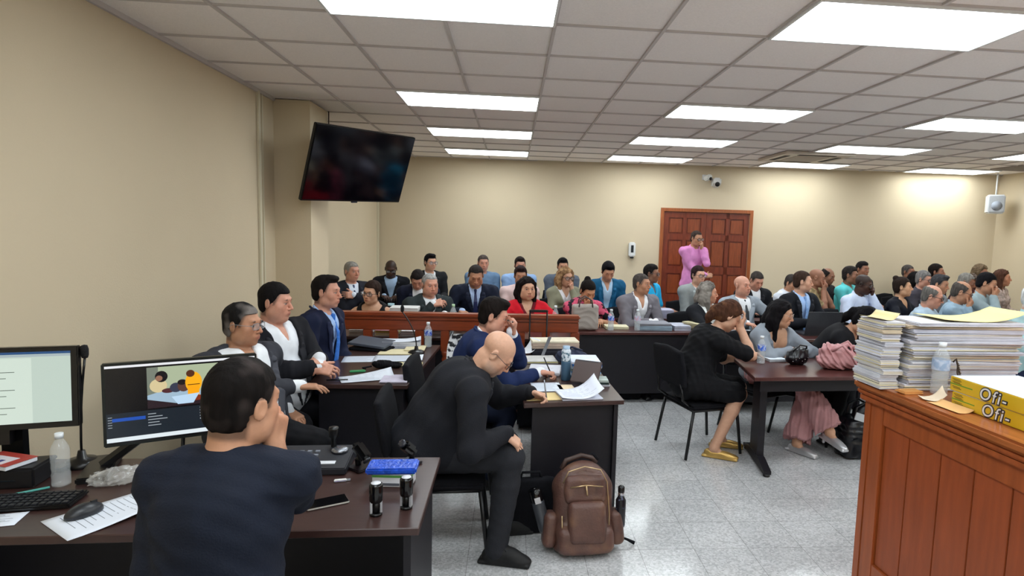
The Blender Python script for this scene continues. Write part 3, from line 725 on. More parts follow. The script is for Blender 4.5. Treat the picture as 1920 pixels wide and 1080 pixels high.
    info = dict(root=root, W=W, hc=root + hc, arms={q: [root + wv(v) for v in arms[q][:3]] + [wv(arms[q][3]), wv(arms[q][4])] for q in arms}, WR=WR, zoff=zoff, P3=root + wv(P3), WT=WT, legs=legs)
    return root_e, info
# ------------------------------------------------------------------ the room
CH = 2.883; XL, XR, YN, T6 = -2.235, 8.06, -4.6, .61
G0X, G0Y = -1.0112, 3.508          # a corner of the ceiling grid
YBL, YBR = 10.40, 9.66             # the rear wall, a little out of square
yb = lambda x: YBL + (YBR - YBL) * (x - XL) / (XR - XL)
def build_room():
    wallc = mat('wall_paint', 'd8c7aa', .75, spec=.2, noise=(1.2, .02), bump=(90, .10))
    # floor: speckled terrazzo tiles with dark joints
    m = mat('terrazzo', 'b3b2b0', .16, spec=.5); nt = m.node_tree; N = nt.nodes; Lk = nt.links; b = N['Principled BSDF']
    tc = N.new('ShaderNodeTexCoord'); mp = N.new('ShaderNodeMapping'); mp.inputs['Location'].default_value = (-(1.05 % .313), -(3.185 % .313), 0)
    Lk.new(tc.outputs['Object'], mp.inputs[0])
    br = N.new('ShaderNodeTexBrick'); br.offset = 0; br.squash = 1
    br.inputs['Scale'].default_value = 1; br.inputs['Brick Width'].default_value = .313; br.inputs['Row Height'].default_value = .313
    br.inputs['Mortar Size'].default_value = .0016; br.inputs['Mortar Smooth'].default_value = .3
    br.inputs['Color1'].default_value = (*lin('cacacb'), 1); br.inputs['Color2'].default_value = (*lin('c2c2c3'), 1); br.inputs['Mortar'].default_value = (*lin('8c8a88'), 1)
    Lk.new(mp.outputs[0], br.inputs[0])
    vo = N.new('ShaderNodeTexVoronoi'); vo.inputs['Scale'].default_value = 95; Lk.new(tc.outputs['Object'], vo.inputs[0])
    sp = N.new('ShaderNodeSeparateColor'); Lk.new(vo.outputs['Color'], sp.inputs[0])
    mr = N.new('ShaderNodeMapRange'); mr.inputs[1].default_value = 0; mr.inputs[2].default_value = 1; mr.inputs[3].default_value = .74; mr.inputs[4].default_value = 1.14; Lk.new(sp.outputs[0], mr.inputs[0])
    n2 = N.new('ShaderNodeTexNoise'); n2.inputs['Scale'].default_value = 2.2; Lk.new(tc.outputs['Object'], n2.inputs[0])
    mr2 = N.new('ShaderNodeMapRange'); mr2.inputs[1].default_value = .35; mr2.inputs[2].default_value = .65; mr2.inputs[3].default_value = .93; mr2.inputs[4].default_value = 1.05; Lk.new(n2.outputs[0], mr2.inputs[0])
    ma = N.new('ShaderNodeMath'); ma.operation = 'MULTIPLY'; Lk.new(mr.outputs[0], ma.inputs[0]); Lk.new(mr2.outputs[0], ma.inputs[1])
    mx = N.new('ShaderNodeMix'); mx.data_type = 'RGBA'; mx.blend_type = 'MULTIPLY'; mx.inputs[0].default_value = 1
    Lk.new(br.outputs[0], mx.inputs[6]); Lk.new(ma.outputs[0], mx.inputs[7]); Lk.new(mx.outputs[2], b.inputs['Base Color'])
    structure(MB().box((XL - .2, YN - .2, -.12), (XR + .2, 10.8, 0)).build('floor', m))
    # walls
    structure(MB().box((XL - .15, YN, 0), (XL, 10.8, CH + .2)).build('wall_left', wallc))
    structure(MB().box((XR, YN, 0), (XR + .15, 10.8, CH + .2)).build('wall_right', wallc))
    structure(MB().box((XL - .15, YN - .15, 0), (XR + .15, YN, CH + .2)).build('wall_front', wallc))
    dx0, dx1, dzt = 2.50, 3.93, 2.13
    def bw(x0, x1, z0, z1, mb): mb.prism([(x0, yb(x0)), (x1, yb(x1)), (x1, yb(x1) + .15), (x0, yb(x0) + .15)], z0, z1)
    mb = MB(); bw(XL - .1, dx0, 0, CH + .2, mb); bw(dx1, XR + .1, 0, CH + .2, mb); bw(dx0, dx1, dzt, CH + .2, mb)
    structure(mb.build('wall_back', wallc))
    # pillar, surface conduits
    structure(MB().box((XL - .01, 5.985, 0), (-1.905, 6.53, CH)).build('wall_pillar', wallc))
    pc = mat('conduit_white', 'd9cfb6', .5)
    structure(MB().box((XL, 5.60, 0), (XL + .022, 5.645, CH), bevel=.004).build('trim_1', pc))
    structure(MB().box((XL, 5.70, .0), (XL + .012, 5.72, CH)).build('trim_3', pc))
    structure(MB().box((XL, 10.3, 0), (XL + .03, 10.36, CH)).build('trim_2', pc))
    # skirting
    sk = mat('skirting', '8d8b86', .5)
    mb = MB(); a = math.atan2(YBR - YBL, XR - XL)
    for x0, x1 in ((XL, dx0 - .06), (dx1 + .06, XR)): mb.prism([(x0, yb(x0) - .012), (x1, yb(x1) - .012), (x1, yb(x1) + .002), (x0, yb(x0) + .002)], 0, .09)
    structure(mb.build('baseboard_back', sk))
    structure(MB().box((XL - .002, YN, 0), (XL + .012, 5.58, .09)).build('baseboard_left', sk))
    structure(MB().box((XR - .012, YN, 0), (XR + .002, 9.6, .09)).build('baseboard_right', sk))
    # ceiling: white mineral tiles; T-bars
    cm = mat('ceiling_tile', 'faf3ef', .9, spec=.1, noise=(110, .035), bump=(160, .2))
    structure(MB().box((XL - .15, YN - .15, CH + .012), (XR + .15, 10.8, CH + .16)).build('ceiling', cm))
    mb = MB()
    x = G0X - 2 * T6
    for i in range(-2, 20):
        xx = G0X + i * T6
        if xx < XR and xx > XL: mb.box((xx - .009, YN, CH - .001), (xx + .009, 10.45, CH + .0125))
    for j in range(-14, 12):
        yy = G0Y + j * T6
        if yy < 10.4 and yy > YN: mb.box((XL, yy - .006, CH), (XR, yy + .006, CH + .0125))
    structure(mb.build('trim_4', mat('t_bar', 'c9c1be', .6)), 'grey metal ceiling grid bars')
    structure(MB().box((XL, YN, CH - .018), (XL + .02, 5.98, CH + .012)).build('trim_5', mat('t_bar', 'c9c1be', .6)))
    # light panels
    dm = mat('diffuser', 'f2fafa', .6, emis=('f1fbff', LAMP_POWER)); fm = mat('lamp_frame', 'e6e6e4', .5)
    first = None; desc = []
    for c in (0, 4, 8, 12):
        for r in (-13, -10, -7, -4, -1, 3, 6, 9): 
            if c == 12 and r == 3 or (r < -9 and c > 4): continue
            desc.append((c, r))
    cols = {0: 'leftmost column', 4: 'second column from the left', 8: 'third column from the left', 12: 'rightmost column'}
    rows = {-1: 'nearest visible', 3: 'middle', 6: 'second from the rear wall', 9: 'next to the rear wall'}
    for c, r in desc:
        x0, y0 = G0X + c * T6, G0Y + r * T6
        if first is None:
            t = empty('ceiling_light', '', 'ceiling light', (x0, y0, CH), 0, 'recessed ceiling light panels')
            mb = MB()
            for lo, hi in (((0, 0, -.012), (1.22, .014, .012)), ((0, .596, -.012), (1.22, .61, .012)), ((0, .014, -.012), (.014, .596, .012)), ((1.206, .014, -.012), (1.22, .596, .012))): mb.box(lo, hi)
            mb.build('frame', fm, t); MB().box((.014, .014, -.006), (1.206, .596, .004)).build('diffuser', dm, t); first = t
        else: t = copy_thing(first); t.location = (x0, y0, CH)
        if r in rows: t['label'] = 'lit rectangular ceiling light panel, %s, %s' % (cols[c], rows[r])
        else: t['label'] = 'lit ceiling light panel behind the camera, %s' % cols[c]
    # cassette air conditioner and a small air vent
    gx, gy = G0X + 6.9 * T6, G0Y + 7.6 * T6
    t = empty('air_conditioner', 'square beige ceiling cassette air conditioner with slotted louvres', 'air conditioner', (4.03, 8.35, CH))
    am = mat('ac_plastic', 'c9bcae', .5); dk = mat('vent_dark', '3a332e', .8)
    mb = MB(); mb.box((-.48, -.48, -.03), (.48, .48, .006), bevel=.008); mb.build('panel', am, t)
    mb = MB(); mb.box((-.24, -.24, -.036), (.24, .24, -.029), bevel=.003)
    for i in range(9): mb.box((-.22, -.2 + .05 * i, -.039), (.22, -.19 + .05 * i, -.0355))
    mb.build('intake_grille', am, t)
    for k in range(4):
        R = rz3(k * PI / 2); mb = MB(); mb.obox(R @ V(0, .36, -.031), (.26, .035, .003), R); mb.build('louvre', dk, t)
    t = empty('air_vent', 'grey slatted ceiling air vent near the right wall', 'air vent', (7.55, 8.6, CH))
    mb = MB()
    for i in range(10): mb.box((-.28, -.28 + .058 * i, -.012), (.28, -.26 + .058 * i, .004))
    mb.box((-.3, -.3, -.008), (-.28, .3, .012)); mb.box((.28, -.3, -.008), (.3, .3, .012)); mb.build('slats', mat('vent_grey', '9b918b', .6), t)
    t = empty('air_vent', 'brown slatted ceiling vent beside the large right light panel', 'air vent', (G0X + 7.5 * T6, G0Y - .5 * T6, CH))
    mb = MB()
    for i in range(10): mb.box((-.26, -.26 + .055 * i, -.010), (.26, -.24 + .055 * i, .004))
    mb.build('slats', mat('vent_grey', '9b918b', .6), t)
    # the double door
    wood = lambda c, n='varnished_wood': mat(n, c, .35, spec=.5, noise=(7, .22, (6, 6, .8)), bump=(30, .05))
    fr = wood('9c5428'); lf = wood('78321a'); pl = wood('88401f'); d0y = yb(dx0)  # raised panels coloured lighter than the leaf to stand in for reflections
    al = math.atan2(yb(dx1) - yb(dx0), dx1 - dx0); L = math.hypot(dx1 - dx0, yb(dx1) - yb(dx0))
    t = empty('door_1', 'closed double door of reddish varnished wood panels in rear wall', 'door', (dx0, d0y, 0), al); t['kind'] = 'structure'; del t['category']
    mb = MB()
    mb.box((-.055, -.02, 0), (.0, .15, dzt + .055)); mb.box((L, -.02, 0), (L + .055, .15, dzt + .055)); mb.box((0, -.02, dzt), (L, .15, dzt + .055)); mb.build('door_frame', fr, t)
    hw = L / 2 - .004
    for k in (0, 1):
        x0 = .003 + k * (L / 2); mb = MB(); st = .085
        xs = [(x0 + st, x0 + hw / 2 - st * .35), (x0 + hw / 2 + st * .35, x0 + hw - st)]
        zs = [(.20, .52), (.64, 1.00), (1.12, 1.26), (1.36, 1.66), (1.76, 2.0)] if False else [(.20, .62), (.74, 1.10), (1.22, 1.66), (1.76, 2.03)]
        mb.box((x0, .035, 0), (x0 + hw, .055, dzt - .004))
        mb.box((x0, .015, 0), (x0 + st, .036, dzt - .004)); mb.box((x0 + hw - st, .015, 0), (x0 + hw, .036, dzt - .004)); mb.box((xs[0][1], .015, 0), (xs[1][0], .036, dzt - .004))
        z_prev = 0
        for z0, z1 in zs + [(dzt - .004, None)]:
            mb.box((x0 + st, .015, z_prev), (x0 + hw - st, .036, z0)); z_prev = z1
        leaf = mb.build('door_leaf', lf, t)
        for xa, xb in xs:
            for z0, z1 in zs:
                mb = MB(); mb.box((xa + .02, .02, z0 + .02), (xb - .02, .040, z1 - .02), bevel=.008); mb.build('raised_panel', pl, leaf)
    mb = MB(); mb.tube([(L / 2 - .06, .015, 1.02), (L / 2 - .06, -.035, 1.02), (L / 2 - .15, -.045, 1.02)], .009); mb.box((L / 2 - .075, .005, .95), (L / 2 - .045, .016, 1.10)); mb.build('door_handle', mat('brass', 'b08a4a', .3, metal=1), t)
    # things on the rear wall
    wp = mat('white_plastic', 'e4e4e2', .4); bk = mat('black_plastic', '0b0b0d', .3)
    x = 1.985; y = yb(x)
    t = empty('soap_dispenser', 'white wall mounted hand gel dispenser left of the double door', 'dispenser', (x, y, 1.36), al)
    MB().box((-.055, -.10, 0), (.055, 0, .24), bevel=.018).build('case', wp, t); MB().box((-.022, -.104, .07), (.022, -.098, .19), bevel=.002).build('window', mat('dark_window', '20262c', .2), t); MB().box((-.03, -.085, -.03), (.03, -.03, .0), bevel=.006).build('spout', bk, t)
    for (x, z, s, lab, rr) in ((3.14, 2.70, .8, 'small white security camera above the door, left of the pair', .3), (3.33, 2.62, 1.15, 'larger white security camera above the door, right of the pair', -.2)):
        y = yb(x); t = empty('security_camera', lab, 'camera', (x, y, z), rr, 'security cameras above the door')
        mb = MB(); mb.box((-.06 * s, -.02, -.05 * s), (.06 * s, 0, .06 * s), bevel=.006); mb.tube([(0, -.01, 0), (0, -.07, .0)], .02 * s); mb.build('bracket', wp, t)
        mb = MB(); mb.obox((0, -.13 * s, -.01), (.055 * s, .09 * s, .05 * s), rx3(-.25), bevel=.02 * s); hd = mb.build('housing', wp, t)
        mb = MB(); mb.lathe([(.0, 0), (.030 * s, 0), (.034 * s, .012), (.025 * s, .022), (.0, .024)], c=V(0, -.215 * s, -.035 * s), R=rx3(PI / 2 + .25), cap=False); mb.build('camera_lens', bk, hd)
    xs, ys = 7.76, 9.35
    t = empty('loudspeaker', 'grey white ceiling hung loudspeaker in the right rear corner', 'loudspeaker', (xs, ys, 2.24), math.radians(-28))
    MB().box((-.12, -.10, 0), (.12, .10, .30), bevel=.02).build('cabinet', mat('speaker_white', 'd8d8d8', .5), t)
    MB().box((-.105, -.108, .02), (.105, -.097, .28), bevel=.008).build('front_grille', mat('speaker_grille', 'b4b6ba', .7, noise=(300, .2)), t)
    MB().lathe([(.0, 0), (.07, 0), (.075, .006), (0, .008)], c=V(0, -.106, .12), R=rx3(PI / 2), cap=False).build('speaker_cone', mat('speaker_cone', '9da2ac', .7), t)
    MB().tube([(0, 0, .29), (0, 0, CH - 2.24)], .012).build('hanging_rod', mat('speaker_white', 'd8d8d8', .5), t)
    # television on a swivelling arm
    R = np.array([[.5504, .8339, .0406], [-.7877, .5027, .3561], [.2765, -.228, .9336]]).T
    c = V(-1.4662, 6.1485, 2.3078)
    t = empty('television', 'large black flat screen television tilted down on wall arm', 'television', (-1.905, 6.40, 2.36))
    tb = mat('tv_bezel', '08080a', .35); q = c - V(-1.905, 6.40, 2.36)
    MB().obox(q + R @ V(0, .022, 0), (.62, .02, .3565), R, bevel=.006).build('casing', tb, t)
    MB().obox(q + R @ V(0, .0008, .004), (.610, .0012, .344), R).build('screen', mat('tv_screen', '050409', .10, spec=.6), t)
    MB().obox(q + R @ V(.0, .004, -.361), (.035, .006, .006), R).build('sensor', mat('tv_sensor', '30303a', .3), t)
    mb = MB(); bk_ = q + R @ V(0, .045, 0); mb.obox(bk_ + R @ V(0, .01, 0), (.12, .012, .12), R); mb.tube([bk_, bk_ * .55 + V(0, 0, 0) + V(.02, .03, 0), V(.03, 0, 0)], .020); mb.box((.0015, -.08, -.12), (.02, .08, .12)); mb.build('wall_arm', mat('black_steel', '101012', .4, metal=.5), t)
    mb = MB(); mb.box((-.01, -.012, .0), (.0, .012, .03)); 
    mb = MB(); mb.tube([(-1.885, 6.5, CH), (-1.885, 6.5, 2.5), (-1.86, 6.45, 2.4)], .006); tag(mb.build('power_cable', mat('dark_red_cable', '2a1210', .5)), 'thin dark cable running from the ceiling down behind the television', 'cable')
build_room()
# ------------------------------------------------------------------ furniture
TOP = lambda: mat('wenge_laminate', '3e2a27', .30, spec=.5, noise=(9, .14, (1, 9, 1)))
TOPR = lambda: mat('red_brown_laminate', '4e2b28', .28, spec=.5, noise=(9, .14, (9, 1, 1)))
PAN = lambda: mat('dark_panel', '17151c', .5, spec=.4, noise=(60, .12))
BLK = lambda: mat('black_fabric', '131318', .9, spec=.2, noise=(90, .2), bump=(300, .3))
BPL = lambda: mat('black_plastic', '0b0b0d', .3)
BST = lambda: mat('black_steel', '101012', .35, metal=.3)
PAPER = lambda: mat('paper', 'e9ecf4', .8, spec=.2)
def desk(label, pts, z=.75, front=True, sides=(True, True), rear=False, top=None, cover=0):
    """pts: near-left, near-right, far-right, far-left corners of the top"""
    pts = [V(*p, 0) for p in pts]; o = pts[0]; t = empty('desk', label, 'desk', [float(c) for c in o]); q = [p - o for p in pts]
    mb = MB(); mb.prism([p[:2] for p in q], z - .028, z)
    bmesh.ops.bevel(mb.bm, geom=mb.bm.edges[:], offset=.003, segments=1, affect='EDGES'); mb.build('desktop', top or TOP(), t)
    L = lambda u, v: (q[0] * (1 - u) + q[1] * u) * (1 - v) + (q[3] * (1 - u) + q[2] * u) * v
    w = np.linalg.norm(q[1] - q[0]); d = np.linalg.norm(q[3] - q[0]); iu, iv = .03 / w, .03 / d; tu, tv = .025 / w, .025 / d
    def panel(u0, u1, v0, v1, z0, name):
        mb = MB(); mb.prism([L(u0, v0)[:2], L(u1, v0)[:2], L(u1, v1)[:2], L(u0, v1)[:2]], z0, z - .0285); mb.build(name, PAN(), t)
    if front: panel(iu + tu * 1.05, 1 - iu - tu * 1.05, iv * 2, iv * 2 + tv, .10 if front == 'high' else .02, 'modesty_panel')
    if rear: panel(iu + tu * 1.05, 1 - iu - tu * 1.05, 1 - iv * 2 - tv, 1 - iv * 2, .10, 'rear_panel')
    if sides[0]: panel(iu, iu + tu, iv, 1 - iv, .0, 'side_panel')
    if sides[1]: panel(1 - iu - tu, 1 - iu, iv, 1 - iv, .0, 'side_panel')
    return t
desk('near dark brown office desk carrying the two computer monitors', [(XL + .02, 1.93), (-.291, 1.978), (-.294, 2.617), (XL + .02, 2.60)], front=False, rear=True)
desk('dark office desk in front of the three seated men by the left wall', [(-1.26, 3.85), (-.645, 3.85), (-.595, 5.20), (-1.36, 5.20)], sides=(False, True))
d3 = [(.085, 3.45), (.69, 3.54), (.60, 5.14), (-.005, 5.07)]
desk('dark office desk where the bald man writes, backpack against its end panel', d3, sides=(False, True))
desk('dark brown table behind the wooden balustrade covered with files', [(-1.75, 5.56), (.60, 5.56), (.60, 6.06), (-1.75, 6.06)], front='high')
desk('long dark table with folders in front of the man in grey jacket', [(.665, 5.98), (2.06, 6.10), (2.03, 6.46), (.665, 6.38)], front='high', top=TOPR())
desk('dark table carrying the open laptop', [(2.10, 5.72), (3.62, 5.82), (3.58, 6.32), (2.08, 6.22)], front='high', top=TOPR())
desk('dark table at the right rear hidden behind the paper piles', [(3.70, 5.30), (5.6, 5.30), (5.6, 5.75), (3.70, 5.75)], front='high', top=TOPR())
desk('narrow dark table of the second row behind the rail, left part', [(-1.9, 7.02), (.75, 7.02), (.75, 7.28), (-1.9, 7.28)], front=False, top=TOPR())
desk('narrow dark table of the second row near the door', [(1.0, 7.02), (3.2, 7.02), (3.2, 7.28), (1.0, 7.28)], front=False, top=TOPR())
# the ladies' table with a cantilevered foot
def tleg_table():
    a, b_, c = V(1.743, 4.145, 0), V(2.98, 4.235, 0), V(1.834, 4.80, 0)
    t = empty('table', 'dark table with a T shaped leg where the two women sit', 'table', (float(a[0]), float(a[1]), 0)); q = [a * 0, b_ - a, b_ - a + (c - a), c - a]
    mb = MB(); mb.prism([p[:2] for p in q], .722, .75); bmesh.ops.bevel(mb.bm, geom=mb.bm.edges[:], offset=.003, segments=1, affect='EDGES'); mb.build('tabletop', TOPR(), t)
    L = lambda u, v: q[0] + q[1] * u + q[3] * v
    mb = MB(); mb.prism([L(.06, .14)[:2], L(.96, .14)[:2], L(.96, .18)[:2], L(.06, .18)[:2]], .62, .7215); mb.build('apron', PAN(), t)
    for u in (.10, .92):
        mb = MB(); mb.prism([L(u, .36)[:2], L(u + .045, .36)[:2], L(u + .045, .68)[:2], L(u, .68)[:2]], .05, .7215)
        p0, p1 = L(u + .02, .02), L(u + .02, .97); n = nrm(np.cross(p1 - p0, V(0, 0, 1))) * .028
        A = [p0 + V(0, 0, .02), p0 + V(0, 0, .045), L(u + .02, .30) + V(0, 0, .085), L(u + .02, .72) + V(0, 0, .085), p1 + V(0, 0, .045), p1 + V(0, 0, .02)]
        mm = [mb.bm.verts.new(x + n) for x in A], [mb.bm.verts.new(x - n) for x in A]
        mb.bm.faces.new(mm[0]); mb.bm.faces.new(mm[1][::-1])
        for i in range(6): mb.bm.faces.new((mm[0][i], mm[0][(i + 1) % 6], mm[1][(i + 1) % 6], mm[1][i]))
        lg = mb.build('leg', PAN(), t)
        for p in (L(u + .02, .05), L(u + .02, .93)):
            mb = MB(); mb.lathe([(.022, 0), (.026, .003), (.026, .018), (.018, .021)], c=p, seg=12); mb.build('foot_pad', BPL(), lg)
tleg_table()
# wooden balustrade
def balustrade():
    x0, x1, y = -1.62, .615, 5.40
    t = empty('balustrade', 'reddish varnished wooden balustrade with moulded rail and turned balusters', 'balustrade', (x0, y, 0)); L = x1 - x0
    w = mat('varnished_wood', '8a3d20', .3, spec=.5, noise=(6, .2, (.8, 6, 6)), bump=(30, .05))
    mb = MB(); mb.box((0, -.065, .965), (L, .065, 1.0), bevel=.012); mb.box((.01, -.045, .935), (L - .01, .045, .966), bevel=.008); mb.build('top_rail', w, t)
    MB().box((.01, -.03, .845), (L - .01, .03, .936), bevel=.006).build('fascia', w, t)
    MB().box((.01, -.035, .10), (L - .01, .035, .17), bevel=.006).build('bottom_rail', w, t)
    xs = [.03] + [-1.245 + .2225 * i - x0 for i in range(8)] + [L - .04]
    for i, x in enumerate(xs):
        mb = MB()
        if i in (0, len(xs) - 1): mb.box((x - .04, -.038, 0), (x + .04, .038, .844), bevel=.006); mb.build('post', w, t); continue
        mb.box((x - .036, -.028, .66), (x + .036, .028, .846), bevel=.004)
        mb.lathe([(.022, .17), (.030, .20), (.018, .24), (.030, .36), (.034, .46), (.020, .55), (.032, .585), (.020, .61), (.034, .64), (.030, .662)], c=V(x, 0, 0), seg=14)
        mb.box((x - .03, -.028, .165), (x + .03, .028, .20)); mb.build('baluster', w, t)
    for x in (.2, L - .3):
        MB().box((x, -.035, .0), (x + .10, .035, .101)).build('foot', w, t)
balustrade()
# judge's bench
def bench():
    th = math.radians(3.25); t = empty('wooden_bench', 'tall reddish wooden court bench with planked side panel', 'bench', (1.624, 2.714, 0), th)
    w = mat('bench_wood', '9f5026', .38, spec=.45, noise=(5, .16, (7, 7, .8)), bump=(40, .06)); w2 = mat('bench_top_wood', 'a55e32', .25, spec=.5, noise=(6, .18, (8, .8, 8)))
    w3 = mat('bench_plank', '9a4a24', .42, spec=.4, noise=(5, .14, (7, 7, .8)), bump=(40, .06))
    mb = MB(); mb.box((0, -2.0, 1.062), (1.25, 0, 1.10), bevel=.010); mb.build('bench_top', w2, t)
    mb = MB(); mb.box((.012, -1.98, 1.035), (1.22, -.012, 1.0625), bevel=.008); mb.box((.024, -1.97, 1.005), (1.2, -.020, 1.036), bevel=.006); mb.build('cornice', w, t)
    x = .05
    mb = MB(); mb.box((x, -1.95, 0), (1.15, -.03, .06)); mb.box((x + .02, -.052, .06), (1.15, -.03, 1.005)); mb.box((x + .02, -1.95, .06), (1.15, -1.93, 1.005)); mb.box((x + .022, -1.93, .06), (x + .04, -.052, 1.005)); mb.build('carcass', w, t)
    mb = MB()
    mb.box((x, -.075, .0), (x + .022, -.028, 1.005), bevel=.004); mb.box((x, -.165, .0), (x + .021, -.079, 1.005), bevel=.003)
    mb.box((x, -1.95, .0), (x + .021, -1.86, 1.005)); mb.box((x, -1.86, .92), (x + .021, -.165, 1.005), bevel=.003); mb.box((x, -1.86, .0), (x + .021, -.165, .26), bevel=.003); mb.build('side_frame', w, t)
    ys = [-.168, -.325, -.505, -.67, -.835, -1.0, -1.165, -1.33, -1.495, -1.66, -1.857]
    for a, b_ in zip(ys, ys[1:]): MB().box((x + .012, b_ + .0015, .262), (x + .0205, a - .0015, .918), bevel=.002).build('plank', w3, t)
bench()
# stacking visitor chairs
def make_chair(label, x, y, face, group=None, arms=False):
    t = empty('office_chair', label, 'chair', (x, y, 0), math.radians(face) - PI, group)
    mb = MB(); mb.box((-.235, -.23, .395), (.235, .215, .428), bevel=.014); mb.build('seat', BLK(), t)
    B = Field((-.27, -.42, .44), (.27, -.16, .92), .008); Rb = rx3(math.radians(10))
    B.ell(V(0, -.315, .715), (.235, .030, .165), Rb, .01); B.rbox(V(0, -.315, .715), (.215, .020, .15), .02, Rb, k=.03)
    link_mesh('backrest', B.mesh('backrest'), BLK(), t)
    for q in (-1, 1):
        MB().tube([V(q * .215, -.21, .385), V(q * .235, -.275, .012)], .0125, 8).build('leg', BST(), t)
        MB().tube([V(q * .215, .19, .385), V(q * .235, .235, .012)], .0125, 8).build('leg', BST(), t)
        MB().tube([V(q * .17, -.19, .40), V(q * .19, -.295, .47), V(q * .17, -.31, .60)], .010, 8).build('back_bracket', BST(), t)
    mb = MB(); mb.tube([V(-.215, -.21, .385), V(.215, -.21, .385), V(.215, .19, .385), V(-.215, .19, .385)], .010, 8, closed=True); mb.build('seat_frame', BST(), t)
    if arms:
        for q in (-1, 1): MB().tube([V(q * .24, -.2, .43), V(q * .29, -.15, .60), V(q * .29, .12, .62)], .014, 8).build('armrest', BPL(), t)
    return t
CH0 = make_chair('black chair of the bald man writing at the middle desk', -.34, 3.30, 93)
def chair(label, x, y, face, group=None):
    t = copy_thing(CH0); t.location = (x, y, 0); t.rotation_euler = (0, 0, math.radians(face) - PI); t['label'] = label
    if group: t['group'] = group
    return t
# ------------------------------------------------------------------ smaller things
RNG = random.Random(7)
WH = lambda: mat('white_plastic', 'e4e4e2', .4)
def sheet_paper(label, c, w, d, rz, z=.7512, curl=.0, col='e6ebf6', lines=True, name='sheet_of_paper', cat='paper', group=None, curl_corner=None, thick=.0008):
    t = empty(name, label, cat, (c[0], c[1], z), rz, group); n = 9
    def hh(u, v):
        r = curl * (u - .5) ** 2 * 4 * (1 if u > .5 else .2)
        if curl_corner: r += curl_corner * max(u + v - 1.1, 0) ** 1.6
        return r
    P = [[V((i / (n - 1) - .5) * w, (j / (n - 1) - .5) * d, hh(i / (n - 1), j / (n - 1))) for j in range(n)] for i in range(n)]
    MB().sheet(P, thick).build('page', mat('page_' + col, col, .8, spec=.2), t)
    if lines:
        mb = MB(); rg = random.Random(int(abs(c[0] * 1000)))
        for k in range(12):
            v = .90 - .068 * k; u1 = rg.uniform(.55, .92)
            pts = [V((u - .5) * w, (v - .5) * d, hh(u, v) + thick + .0003) for u in np.linspace(.1, u1, 6)]
            for a, b_ in zip(pts, pts[1:]):
                q = V(0, .0011 if thick < .002 else .0011, 0); vs = [mb.bm.verts.new(x) for x in (a - q, b_ - q, b_ + q, a + q)]; mb.bm.faces.new(vs)
        mb.build('printed_lines', mat('ink', '7f8692', .8), t)
    return t
def bundle(label, c, w, d, h, rz, z=.751, col='dfe0e6', alt=None, group=None, name='paper_bundle', cat='papers', seed=0, cover=None):
    """a bundle of loose sheets with a ragged edge"""
    rg = random.Random(seed * 7 + 1); t = empty(name, label, cat, (c[0], c[1], z), rz, group); mb = MB(); n = max(2, int(h / .0032)); zz = 0; mb2 = MB(); used = False
    for i in range(n):
        dz = h / n; R = rz3(rg.uniform(-.012, .012)); o = V(rg.uniform(-.004, .004), rg.uniform(-.004, .004), zz + dz * .5)
        tgt = mb2 if (alt and rg.random() < .25) else mb; used |= tgt is mb2
        tgt.obox(o, (w / 2, d / 2, dz * .46), R); zz += dz
    mb.build('sheets', mat('paper_' + col, col, .8, spec=.2, noise=(14, .10)), t)
    if used: mb2.build('divider_sheets', mat('paper_' + alt, alt, .8, spec=.2), t)
    else: mb2.bm.free()
    if cover: MB().box((-w / 2 - .004, -d / 2 - .004, h), (w / 2 + .004, d / 2 + .004, h + .003)).build('cover', mat('cover_' + cover, cover, .6), t)
    return t
def bottle(label, c, z=.7505, h=.21, r=.031, label_col='3555c0', cap='e8ecf0', group=None, water=True):
    t = empty('water_bottle', label, 'bottle', (c[0], c[1], z), 0, group); s = h / .21
    prof = [(r * .55, 0), (r * .95, .003), (r, .012), (r * .96, .03 * s), (r, .045 * s), (r * .90, .06 * s), (r, .075 * s), (r * .93, .09 * s), (r, .10 * s), (r, .145 * s), (r * .8, .163 * s), (r * .48, .183 * s), (r * .40, .187 * s), (r * .40, .195 * s)]
    MB().lathe(prof, seg=20).build('bottle_body', mat('clear_plastic', 'eef4f8', .04, trans=.0, alpha=.24, spec=.9), t)
    if water: MB().lathe([(r * .5, .002), (r * .9, .006), (r * .93, .10 * s), (r * .93, .13 * s)], seg=16).build('water', mat('water_fill', 'dfe9ee', .02, alpha=.25, spec=.8), t)
    MB().lathe([(r * .46, .190 * s), (r * .46, h)], seg=16).build('bottle_cap', mat('cap_' + cap, cap, .4), t)
    if label_col:
        MB().lathe([(r * 1.015, .10 * s), (r * 1.02, .105 * s), (r * 1.02, .140 * s), (r * 1.015, .143 * s)], seg=20, cap=False).build('bottle_label', mat('label_' + label_col, label_col, .5, mottled=(38, 'c9d6ee', .45, .6)), t)
    return t
# --- monitors on the near desk
def screen_parts(t, o, R, W, H, items, lx=.0):
    """items: (u0, v0, u1, v1, colour, strength) rectangles or ('e', u, v, ru, rv, colour, strength) ellipses, origin top-left"""
    lay = 0; groups = {}
    for it in items:
        lay += 1; groups.setdefault((it[-2], it[-1]), []).append((lay, it))
    for (colr, st), its in groups.items():
        mb = MB()
        for lay, it in its:
            e = -.0006 - lay * .00004
            def P(u, v): return o + R @ V((u - .5) * W, e, (.5 - v) * H)
            if it[0] == 'e': pts = [P(it[1] + it[3] * math.cos(k * PI / 8), it[2] + it[4] * math.sin(k * PI / 8)) for k in range(16)]
            elif it[0] == 'p': pts = [P(u, v) for u, v in it[1]]
            else: pts = [P(it[0], it[1]), P(it[2], it[1]), P(it[2], it[3]), P(it[0], it[3])]
            mb.bm.faces.new([mb.bm.verts.new(q) for q in pts])
        mb.build('screen_image', mat('screen_' + colr, '050505', .25, emis=(colr, st)), t)
